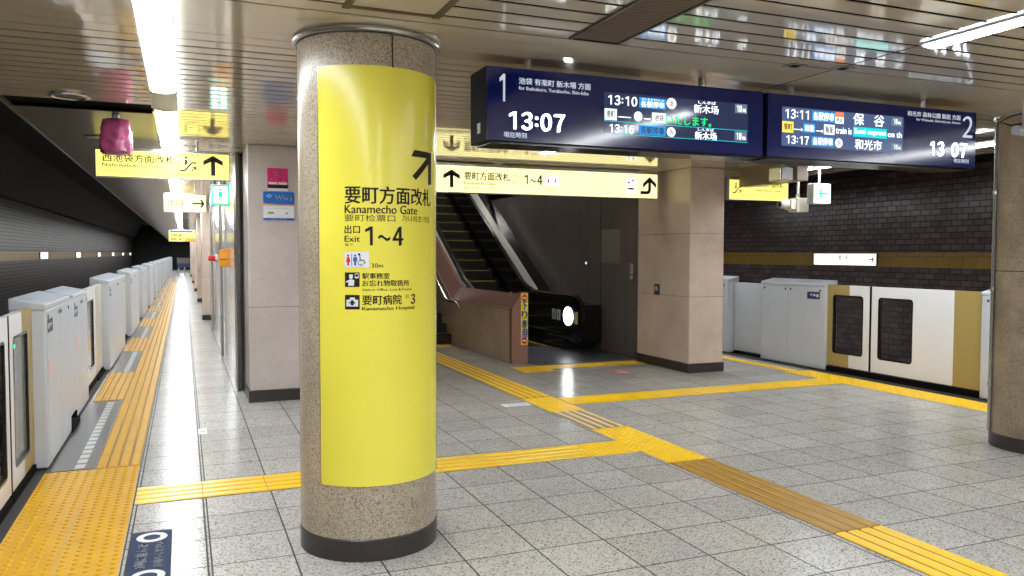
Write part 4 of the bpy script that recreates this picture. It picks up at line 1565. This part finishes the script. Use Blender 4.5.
mb.build_islands('dark_text', M_pxd, t)

# ------------------------------------------------------------------ escalator, parapet, stairs
EX0, EX1 = 4.78, 5.74
Z0E, Y0E, SL = 0.0, 13.05, .577


def zs(y):
    return max(0.0, (y - Y0E) * SL)


esc = thing('escalator', 'black escalator with dark steps rising behind the hanging gate sign', 'escalator', (5.3, 11.3, 0))
MB().box(4.655, 6.33, 10.42, 12.2, .0006, .006).build('landing_plate', M_plate, esc)
mb = MB()
mb.box(EX0, EX1, 12.2, 12.42, .0006, .022)
for k in range(24):
    x = EX0 + .02 + k * .042
    mb.box(x, x + .02, 12.36, 12.46, .006, .012)
mb.build('comb_plate', M_plate, esc)
mb = MB()
mb.box(EX1 - .05, EX1 - .01, 12.42, 13.6, .024, .0255).box(EX0 + .01, EX0 + .05, 12.42, 13.6, .024, .0255)
mb.build('safety_line', M_yel, esc)
mb = MB()
for k in range(24):
    x = EX0 + .01 + k * .0425
    mb.box(x, x + .026, 12.42, 13.4, .004, .022)
mb.build('flat_tread', M_stepd, esc)
nst = 19
for k in range(nst):
    ya = 13.05 + k * .355
    za = .12 + k * .205 - .09
    mb = MB()
    mb.box(EX0, EX1, ya, ya + .40, za - .16, za + .0)
    for q in range(17):
        x = EX0 + .015 + q * .060
        mb.box(x, x + .03, ya - .006, ya, za - .16, za - .01)
    st_ = mb.build('step', M_stepd, esc)
    MB().box(EX0 + .01, EX1 - .01, ya - .008, ya + .045, za - .012, za + .004).build('step_edge', M_stepy, st_)
path_r = [(11.62, .90), (12.4, .905), (13.0, .905), (13.3, .93), (13.55, .985), (13.8, 1.07)] + [(13.8 + k * .7, 1.07 + k * .7 * .595) for k in range(1, 11)]
NX0, NX1 = 5.86, 5.95
for side, xa, xb in (('right', 5.80, 6.0), ('left', 4.66, 4.70)):
    hr = (xa + xb) / 2 if side == 'right' else 4.69
    xi = 5.86 if side == 'right' else 4.725
    path = path_r if side == 'right' else [(a, b + (.05 if a > 13.5 else 0)) for a, b in path_r]
    # balustrade panel under the handrail
    mb = MB()
    lo = []
    top = []
    pth = [(11.45, .80), (11.62, .865)] + [(a, b - .03) for a, b in path[1:]]
    for a, b in pth:
        top.append((a, b))
        lo.append((a, max(.28, zs(a) + .0 if a > 13.6 else .28) if a > 11.6 else .42))
    for i in range(len(pth) - 1):
        mb.hull8([(xi - .02, lo[i][0], lo[i][1]), (xi + .02, lo[i][0], lo[i][1]), (xi + .02, top[i][0], top[i][1]), (xi - .02, top[i][0], top[i][1])],
                 [(xi - .02, lo[i + 1][0], lo[i + 1][1]), (xi + .02, lo[i + 1][0], lo[i + 1][1]), (xi + .02, top[i + 1][0], top[i + 1][1]), (xi - .02, top[i + 1][0], top[i + 1][1])])
    mb.build('balustrade', M_blackpanel, esc)
    # handrail with the rounded newel end
    arc = [(11.62 - .33 * math.sin(PI * k / 12), .57 + .33 * math.cos(PI * k / 12)) for k in range(12, -1, -1)]
    hp = [(12.6, .24)] + arc + path[1:]
    hw = .045
    prof = [(xi - hw, -.02), (xi - hw, .015), (xi - hw * .6, .035), (xi + hw * .6, .035), (xi + hw, .015), (xi + hw, -.02)]
    MB().sweep(hp, prof).build('handrail', M_rubber, esc, smooth=True)
    gp_ = [(a, b) for a, b in hp[1:]]
    MB().sweep(gp_, [(xi - hw * .75, -.035), (xi - hw * .75, -.021), (xi + hw * .75, -.021), (xi + hw * .75, -.035)]).build('rail_guide', M_steel, esc)
    # newel body and skirt
    nb = [(xi - .022, 11.62 + .30 * math.sin(a), .57 + .30 * math.cos(a)) for a in [PI + PI * k / 14 for k in range(15)]] + [(xi - .022, 13.05, .87), (xi - .022, 13.3, .28), (xi - .022, 12.0, .27)]
    MB().hull8(nb, [(xi + .022, b, c) for a, b, c in nb]).build('newel_panel', M_blackpanel, esc)
    if side == 'right':
        MB().box(xi - .01, xi + .46, 12.0, 13.4, 0, .28).hull8([(xi - .02, 13.4, 0), (xi + .46, 13.4, 0), (xi + .46, 13.4, .28), (xi - .02, 13.4, .28)],
            [(xi - .02, 20.0, zs(20.0) - .25), (xi + .46, 20, zs(20) - .25), (xi + .46, 20, zs(20) + .05), (xi - .02, 20, zs(20) + .05)]).build('skirt', M_blackpanel, esc)
        MB().box(xi - .024, xi - .02, 12.0, 13.4, .27, .285).build('skirt_trim', M_steel, esc)
        dk = [(12.1, .74), (13.3, .80), (13.6, .9)] + [(13.8 + k * .7, 1.03 + k * .7 * .595) for k in range(0, 10)]
        MB().sweep(dk, [(xi + .10, -.03), (xi + .10, .0), (xi + .25, .01), (xi + .25, -.03)]).build('outer_deck', M_deck, esc)
        MB().sweep(dk, [(xi + .25, -.03), (xi + .25, .005), (6.345, .02), (6.345, -.03)]).build('outer_cladding', M_blackpanel, esc)
        MB().sweep([(11.55, .74), (12.1, .74)], [(xi + .03, -.62), (xi + .03, .02), (6.345, .02), (6.345, -.62)]).build('outer_fairing', M_rubber, esc, bevel=.05)
    else:
        MB().sweep(path[4:], [(4.642, -.07), (4.642, -.02), (4.675, -.02), (4.675, -.07)]).build('inner_deck', M_deck, esc)
        MB().box(4.645, 4.66, 11.5, 13.4, 0, .55).hull8([(4.645, 13.4, 0), (4.72, 13.4, 0), (4.72, 13.4, .28), (4.645, 13.4, .28)],
            [(4.645, 20.0, zs(20.0) - .25), (4.72, 20, zs(20) - .25), (4.72, 20, zs(20) + .05), (4.645, 20, zs(20) + .05)]).build('skirt', M_blackpanel, esc)
xi = 5.86
MB().prism([(11.80 + .165 * math.cos(2 * PI * k / 28), .572 + .15 * math.sin(2 * PI * k / 28)) for k in range(28)], PX(xi - .022, -1), .012).build('newel_lamp', lit('newel_lamp', (250, 252, 255), 6.0), esc)
for a in (12.10, 12.28):
    lb = MB().box(xi - .025, xi - .0225, a, a + .14, .48, .66).build('notice_sticker', M_paper, esc)
    mb = MB()
    person_icon(mb, a + .07, .50, .13, PX(xi - .0256, -1))
    mb.build('sticker_picture', M_ink, lb)
lb = MB().box(xi - .025, xi - .0225, 11.46, 11.58, .46, .66).build('notice_sticker', M_paper, esc)
MB().box(xi - .0262, xi - .025, 11.475, 11.565, .49, .60).build('sticker_picture', M_stripy, lb)

# parapet between stairs and escalator: stone body, polished brown cap
PY0 = 10.70
PB0, PB1 = 4.385, 4.64


def par_profile(yv):
    k = max(0.0, yv - 13.58) * .56
    return k


body = MB()
ys = [PY0 + .02, 13.58, 21.0]
for a, b in zip(ys[:-1], ys[1:]):
    ka, kb = par_profile(a), par_profile(b)
    body.hull8([(PB0 + .012, a, 0), (PB1 - .012, a, 0), (PB1 - .012, a, .80 + ka), (PB0 + .012, a, .80 + ka)],
               [(PB0 + .012, b, 0), (PB1 - .012, b, 0), (PB1 - .012, b, .80 + kb), (PB0 + .012, b, .80 + kb)])
struct(body.build('wall_parapet', M_stone))
cap = MB()
prof = lambda k: [(PB0, .775 + k), (PB1 - .06, 1.0 + k), (PB1, 1.0 + k), (PB1, .78 + k)]
for a, b in ((PY0 + .10, 13.58), (13.58, 21.0)):
    cap.hull8([(x, a, z) for x, z in prof(par_profile(a))], [(x, b, z) for x, z in prof(par_profile(b))])
# end block with the chamfered front
cap.hull8([(PB0, PY0, 0), (PB1, PY0, 0), (PB1, PY0, 1.035), (PB1 - .09, PY0, 1.035), (PB0, PY0, .80)],
          [(PB0, PY0 + .10, 0), (PB1, PY0 + .10, 0), (PB1, PY0 + .10, 1.035), (PB1 - .09, PY0 + .10, 1.035), (PB0, PY0 + .10, .80)])
struct(cap.build('trim_7', M_brown))
t = thing('escalator_sticker', 'tall yellow sticker with blue characters and red no entry signs on the parapet end', 'sign', (4.585, PY0 - .002, .27))
MB().box(4.528, 4.636, PY0 - .003, PY0, .268, 1.02).build('panel', M_stripy, t)
f = PY(PY0 - .0038)
mb = MB()
for i, ch in enumerate('下り専用'):
    z = .785 - i * .135
    mb.text(ch, 4.536, z - .008, 4.629, z + .118, f, .11)
mb.build('lettering', M_blue, t)
mb = MB()
for z in (.955, .33):
    mb.disc(4.582, z, .046, .05, f)
mb.build_islands('no_entry_disc', M_red, t)
mb = MB()
for z in (.955, .33):
    mb.box(4.548, 4.616, PY0 - .0048, PY0 - .004, z - .009, z + .009)
mb.build_islands('no_entry_bar', M_paper, t)
t = thing('stair_handrail', 'chrome handrail on the stair side of the brown capped parapet', 'handrail', (4.36, 13.4, .5))
hx = 4.325
MB().tube([(hx + .05, 13.02, .68), (hx, 13.02, .74), (hx, 13.12, .765), (hx, 13.50, .765)] + [(hx, 13.68 + k * .6, .80 + k * .6 * .57) for k in range(0, 12)], .021).build('rail', M_steel, t, smooth=True)
for k in range(4):
    y = 13.7 + k * 1.6
    MB().tube([(hx, y, .80 + (y - 13.68) * .57), (hx + .02, y, .74 + (y - 13.68) * .57), (PB0 + .01, y, .74 + (y - 13.68) * .57)], .009).build('bracket', M_steel, t)
st = thing('staircase', 'dark stone staircase beside the brown parapet, mostly hidden by the round column', 'staircase', (3.4, 13.6, 0))
for k in range(22):
    ya = 13.55 + k * .30
    s_ = MB().box(SH_X0 + .02, PB0 + .008, ya, ya + .32, max(0, k * .163 - .2), k * .163 + .163).build('step', M_plinth, st)
    MB().box(SH_X0 + .04, PB0 - .02, ya, ya + .05, k * .163 + .163, k * .163 + .166).build('step_edge', M_black, s_)

# fittings on the dark wall right of the escalator
FX = PX(6.35, -1)
t = thing('wall_door', 'dark grey service door with a steel handle in the wall by the square pillar', 'door', (6.345, 10.95, 0))
mb = MB()
mb.box(6.342, 6.35, 10.45, 11.62, .02, 2.42)
mb.build('leaf', M_darkwall, t)
for a in (10.44, 11.62):
    MB().box(6.34, 6.35, a, a + .008, .02, 2.42).build('edge_gap', M_black, t)
MB().box(6.337, 6.342, 10.99, 11.60, 1.44, 1.99).build('cover_plate', M_wallplate, t, bevel=.002)
MB().box(6.335, 6.342, 10.60, 10.68, 1.29, 1.45).build('handle_plate', M_handle, t, bevel=.002)
h_ = MB().cyl((6.342, 10.64, 1.24), (6.325, 10.64, 1.24), .035, n=16).build('lock', M_handle, t)
MB().tube([(6.335, 10.66, 1.40), (6.31, 10.66, 1.40), (6.31, 10.60, 1.40)], .008).build('lever', M_steel, t)
t = thing('wall_sensor', 'tiny pale blue fitting on the dark escalator wall', 'wall fitting', (6.345, 12.14, 1.42))
MB().box(6.340, 6.35, 12.10, 12.18, 1.36, 1.47).build('plate', M_steel_d, t, bevel=.003)
MB().box(6.336, 6.340, 12.12, 12.16, 1.42, 1.46).build('lens', lit('sensor_lens', (170, 200, 255), .8), t)
struct(MB().box(6.335, 6.352, 10.36, 10.44, 0, CZ).build('trim_8', M_black))

# ------------------------------------------------------------------ station name signs on the track walls
def name_sign(x, sgn, yc, label, group, big=False):
    t = thing('station_sign', label, 'station sign', (x, yc, 1.39), group)
    a, b = yc - .765, yc + .765
    MB().box(min(x, x + sgn * .05), max(x, x + sgn * .05), a - .01, b + .01, 1.385, 1.615).build('housing', M_steel_d, t)
    f = x + sgn * .05
    MB().box(min(f, f + sgn * .004), max(f, f + sgn * .004), a, b, 1.395, 1.605).build('face', M_signw, t)
    if big:
        mp = lambda s, q, d: (f + sgn * .0052, yc - s, q)
        mb = MB()
        mb.text('要', -.13, 1.485, -.05, 1.575, mp, .05)
        mb.text('町', .05, 1.485, .13, 1.575, mp, .05)
        mb.text('Kanamecho', -.14, 1.425, .14, 1.458, mp, .05)
        mb.text('千川', .40, 1.53, .50, 1.57, mp)
        mb.text('池袋', -.27, 1.45, -.21, 1.48, mp)
        mb.build('lettering', M_ink, t)
        mb = MB()
        for p in up_arrow(0, -.06, .06, .055, .022):
            mb.flat([(.665 + bb, 1.50 - aa) for aa, bb in p], mp)
        mb.build('arrow', M_ink, t)
    return t


name_sign(XW_R, -1, 11.64, 'white lit station name sign with an arrow on the brown tiled right track wall', None, True)
for k, yc in enumerate((12.0, 21.4, 31.0, 40.5, 50.0, 59.5, 69.0, 78.0)):
    name_sign(XW_L, 1, yc, 'white lit sign on the dark left track wall, %s' % (('out of the frame nearest the camera' if k == 0 else 'just outside the left picture edge' if k == 1 else '%s one visible from the left' % ORD[k - 2])), 'lit signs on the left track wall')

# ------------------------------------------------------------------ posters, ceiling and wall devices
t = thing('poster', 'magenta and white poster at the top of the grey stone pillar', 'poster', (.943, 8.925, 2.262))
MB().box(.838, 1.050, 8.921, 8.93, 2.264, 2.507).build('panel', M_mag, t)
f = PY(8.9202)
MB().box(.838, 1.050, 8.919, 8.921, 2.264, 2.292).box(.85, .94, 8.919, 8.921, 2.335, 2.357).box(.95, 1.04, 8.919, 8.921, 2.335, 2.357).build_islands('white_field', M_paper, t)
MB().box(.838, 1.050, 8.919, 8.921, 2.293, 2.328).build('black_band', M_ink, t)
mb = MB()
mb.text('FREE', .90, 2.45, .985, 2.475, f, .05)
mb.text('Wi-Fi', .90, 2.415, .985, 2.44, f, .05)
mb.text('here', .87, 2.378, 1.02, 2.398, f, .05)
mb.build('lettering', M_paper, t)
t = thing('poster', 'blue and white Wi-Fi poster with an orange stripe on the grey stone pillar', 'poster', (.952, 8.925, 1.95))
MB().box(.792, 1.112, 8.921, 8.93, 1.953, 2.256).build('panel', M_wifi, t)
MB().box(.792, 1.112, 8.919, 8.921, 1.975, 2.105).build_islands('white_field', M_paper, t)
MB().hull8([(.792, 8.919, 2.105), (1.112, 8.919, 2.105), (1.112, 8.919, 2.122), (.95, 8.919, 2.118), (.792, 8.919, 2.132)], [(.792, 8.921, 2.105), (1.112, 8.921, 2.105), (1.112, 8.921, 2.122), (.95, 8.921, 2.118), (.792, 8.921, 2.132)]).build('orange_stripe', M_orangep, t)
mb = MB()
mb.text('Wi-Fi', .912, 2.165, 1.085, 2.222, PY(8.9202), .05)
mb.text('Station Wi-Fi', .87, 1.958, 1.03, 1.970, PY(8.9202), .05, 1)
for r in (.042, .028, .014):
    pts = [(.853 + r * math.cos(math.radians(a)), 2.178 + r * math.sin(math.radians(a))) for a in range(45, 136, 15)]
    for (a, b), (c, d) in zip(pts[:-1], pts[1:]):
        k = .005 / r
        mb.flat([(a, b), (c, d), (c + (c - .853) * k, d + (d - 2.178) * k), (a + (a - .853) * k, b + (b - 2.178) * k)], PY(8.9202))
mb.build('lettering', M_paper, t)
mb = MB()
mb.text('Free internet for visitors', .83, 2.075, 1.06, 2.088, PY(8.9185), 0, 1)
mb.box(.84, .90, 8.9185, 8.919, 2.02, 2.04).box(1.02, 1.045, 8.9185, 8.919, 2.02, 2.035)
mb.build_islands('small_print', M_olive, t)

t = thing('ceiling_speaker', 'round silver ceiling speaker above the left platform gates', 'ceiling speaker', (-.755, 6.67, CZ - .02))
MB().lathe([(.14, CZ - .001), (.14, CZ - .012), (.115, CZ - .020), (.10, CZ - .014), (.10, CZ - .001)], (-.755, 6.67), 36).build('rim', M_steel, t, smooth=True)
MB().cyl((-.755, 6.67, CZ - .012), (-.755, 6.67, CZ - .002), .10, n=32).build('grille', M_steel_d, t)
t = thing('ceiling_speaker', 'round dark ceiling speaker in the plain panel beyond the ceiling gap', 'ceiling speaker', (-.76, 8.9, CZ - .02))
MB().lathe([(.13, CZ - .005), (.13, CZ - .014), (.105, CZ - .020), (.09, CZ - .014), (.09, CZ - .005)], (-.76, 8.9), 36).build('rim', M_ceil_plain, t, smooth=True)
MB().cyl((-.76, 8.9, CZ - .014), (-.76, 8.9, CZ - .004), .09, n=32).build('grille', M_steel_d, t)

# pink plastic bag tied over a ceiling camera
mb = MB()
bmesh.ops.create_icosphere(mb.bm, subdivisions=4, radius=1.0)
rb = random.Random(5)
for v in mb.bm.verts:
    c = v.co.copy()
    q = 1.0 / max(abs(c.x), abs(c.y), abs(c.z))
    c = c.lerp(c * q, .62)
    wz = 1.0 - .18 * (c.z + 1) * .5
    n_ = 1 + .05 * math.sin(c.x * 7 + c.z * 3) * math.cos(c.y * 6 - c.z * 5) + .03 * math.sin(c.z * 14 + c.x * 4)
    v.co = Vector((-.505 + c.x * .132 * wz * n_, 7.45 + c.y * .12 * wz * n_, 2.562 + c.z * .156 * (1 + .02 * math.sin(c.x * 9))))
bag = thing('wrapped_camera', 'pink plastic bag wrapped over a device hanging from the ceiling above the left yellow sign', 'wrapped camera', (-.505, 7.45, 2.41))
mb.build('bag', M_bag, bag, smooth=True)
MB().cyl((-.505, 7.45, 2.68), (-.505, 7.45, CZ), .03, n=12).build('mount', M_offwhite, bag)
MB().lathe([(.034, 2.672), (.045, 2.68), (.045, 2.692), (.034, 2.70)], (-.505, 7.45), 16).build('tie', M_offwhite, bag)

# louvred slot and access hatch in the ceiling
t = thing('ceiling_vent', 'long brown louvred vent slot in the ceiling in front of the displays', 'ceiling vent', (2.06, 2.4, CZ - .012))
MB().box(1.925, 2.20, .4, 3.86, CZ - .006, CZ + .001).build('recess', M_ramp, t)
mb = MB()
k = .45
while k < 3.84:
    mb.hull8([(1.935, k, CZ - .006), (2.19, k, CZ - .006), (2.19, k + .012, CZ - .006), (1.935, k + .012, CZ - .006)], [(1.935, k + .012, CZ - .012), (2.19, k + .012, CZ - .012), (2.19, k + .02, CZ - .012), (1.935, k + .02, CZ - .012)])
    k += .04
mb.build('louvre', M_ramp, t)
mb = MB()
mb.box(1.912, 1.926, .39, 3.875, CZ - .014, CZ).box(2.199, 2.213, .39, 3.875, CZ - .014, CZ).box(1.912, 2.213, 3.86, 3.875, CZ - .014, CZ)
mb.build('frame', M_steel_d, t)
t = thing('access_hatch', 'square access hatch with a brown frame in the ceiling above the round column', 'access hatch', (.94, 3.45, CZ - .012))
mb = MB()
mb.box(.70, .735, 3.10, 3.80, CZ - .010, CZ).box(1.135, 1.17, 3.10, 3.80, CZ - .010, CZ).box(.70, 1.17, 3.76, 3.80, CZ - .006, CZ).box(.70, 1.17, 3.10, 3.14, CZ - .006, CZ)
mb.build('frame', M_ramp, t)
MB().box(.735, 1.135, 3.14, 3.76, CZ - .003, CZ + .001).build('panel', M_slat, t)
for i, (x, yy) in enumerate(((3.47, 3.92), (3.79, 3.86))):
    t = thing('ceiling_fitting', 'small dark square fitting in the ceiling above the displays, %s of the seam' % ('left', 'right')[i], 'ceiling fitting', (x, yy, CZ - .006), 'ceiling fittings above the displays')
    MB().box(x - .06, x + .06, yy - .045, yy + .045, CZ - .004, CZ).build('plate', M_ceil_plain, t)
    MB().box(x - .03, x + .03, yy - .025, yy + .025, CZ - .006, CZ - .004).build('opening', M_black, t)

# brown-beige box duct and devices over the right platform
t = thing('ceiling_duct', 'brown beige box duct under the ceiling in front of the right yellow sign', 'ceiling duct', (7.0, 8.3, 2.53))
MB().box(6.93, 7.10, 7.75, 8.86, 2.495, CZ).build('casing', M_beigebox, t, bevel=.006)
MB().box(6.925, 7.105, 8.28, 8.31, 2.49, CZ).build('joint_band', M_beigebox, t)
t = thing('platform_monitor', 'small grey metal monitor box hanging by the strip light over the right platform', 'monitor', (6.87, 7.9, 2.49))
MB().box(6.72, 6.97, 7.80, 8.02, 2.495, 2.66).build('housing', M_steel, t, bevel=.012)
MB().box(6.735, 6.90, 7.794, 7.801, 2.51, 2.645).build('front', M_steel_d, t)
MB().lathe([(.015, 2.60), (.04, 2.605), (.04, 2.62), (.015, 2.625)], (6.99, 7.88), 16).build('ring', M_steel, t)
MB().cyl((6.86, 7.9, 2.66), (6.86, 7.9, CZ), .03, n=14).build('hanger', M_offwhite, t)
t = thing('security_camera', 'beige security camera box on a pole pointing left over the right platform', 'security camera', (7.22, 8.05, 2.13))
MB().box(7.155, 7.35, 8.0, 8.16, 2.13, 2.31).build('junction_box', M_beige, t, bevel=.012)
MB().box(7.07, 7.155, 8.01, 8.13, 2.16, 2.29).build('camera_body', M_beige, t, bevel=.01)
MB().cyl((7.07, 8.07, 2.23), (6.94, 8.07, 2.222), .06, .05, n=20).build('hood', M_beige, t, smooth=True)
MB().cyl((6.94, 8.07, 2.222), (6.937, 8.07, 2.222), .038, n=16).build('lens', M_blackpanel, t)
MB().cyl((7.22, 8.06, 2.31), (7.22, 8.06, CZ), .016, n=12).build('pole', M_beige, t)
MB().cyl((7.22, 8.06, 2.31), (7.22, 8.06, 2.36), .024, n=12).build('collar', M_steel, t)
# camera tube on the stained column
t = thing('security_camera', 'white tube camera with a black end on the stained right column', 'security camera', (5.9, 4.06, 2.45))
MB().cyl((5.72, 4.12, 2.52), (5.975, 4.12, 2.512), .034, n=20).build('camera_body', M_offwhite, t, smooth=True)
MB().cyl((5.975, 4.12, 2.512), (6.10, 4.12, 2.508), .036, n=20).build('front_end', M_rubber, t, smooth=True)
MB().cyl((5.85, 4.14, 2.54), (5.85, 4.14, CZ), .018, n=12).build('hanger', M_offwhite, t)
MB().tube([(5.85, 4.16, 2.66), (5.78, 4.2, 2.64), (5.73, 4.25, 2.60), (5.78, 4.2, 2.57), (5.95, 4.16, 2.60), (6.3, 4.16, 2.68)], .007).build('cable', M_rubber, t)

# wall equipment along the left platform
t = thing('emergency_box', 'orange box with a sloped top on the pale wall of the left platform', 'emergency box', (.52, 11.5, 1.40))
MB().hull8([(.438, 11.44, 1.41), (.57, 11.44, 1.41), (.57, 11.62, 1.41), (.438, 11.62, 1.41)], [(.442, 11.44, 1.64), (.57, 11.44, 1.66), (.57, 11.62, 1.66), (.442, 11.62, 1.64)]).build('body', M_orange, t, bevel=.006)
MB().box(.455, .545, 11.436, 11.44, 1.44, 1.60).build('front_plate', M_orangep, t)
MB().box(.455, .545, 11.433, 11.436, 1.51, 1.52).build('slot', M_ink, t)
t = thing('alarm_lamp', 'small red alarm lamp on the left platform wall beyond the orange box', 'alarm lamp', (.50, 15.8, 1.45))
MB().cyl((.57, 15.8, 1.50), (.42, 15.8, 1.50), .06, .045, n=20).build('lens', M_red, t, smooth=True)
MB().cyl((.57, 15.8, 1.50), (.54, 15.8, 1.50), .075, n=20).build('base', M_offwhite, t)
for i, yy in enumerate((13.2, 17.5)):
    t = thing('drain_pipe', 'pale vertical pipe on the left platform wall, %s the red lamp' % ('before', 'behind')[i], 'pipe', (.53, yy, 0))
    MB().cyl((.535, yy, 0), (.535, yy, CZ), .025, n=12).build('pipe', M_steel, t, smooth=True)
    for z in (.6, 1.6, 2.4):
        MB().box(.50, .57, yy - .03, yy + .03, z, z + .02).build('clip', M_steel, t)
t = thing('notice_board', 'small white notice board on the far left platform wall', 'notice board', (.56, 23.0, 1.3))
MB().box(.545, .57, 22.6, 23.4, 1.3, 2.0).build('frame', M_steel, t)
MB().box(.541, .545, 22.65, 23.35, 1.34, 1.96).build('sheet', M_paper, t)
t = thing('platform_barrier', 'distant grey barrier with a dark band across the far end of the left platform', 'barrier', (.05, 62, 0))
MB().box(-.45, .57, 62, 62.06, .55, 1.25).build('panel', M_steel_d, t)
MB().box(-.45, .57, 61.98, 62.0, .55, .85).build('band', M_labelnavy, t)
for x in (-.35, .05, .45):
    MB().cyl((x, 62.03, 0), (x, 62.03, .55), .04, n=12).build('post', M_steel, t)
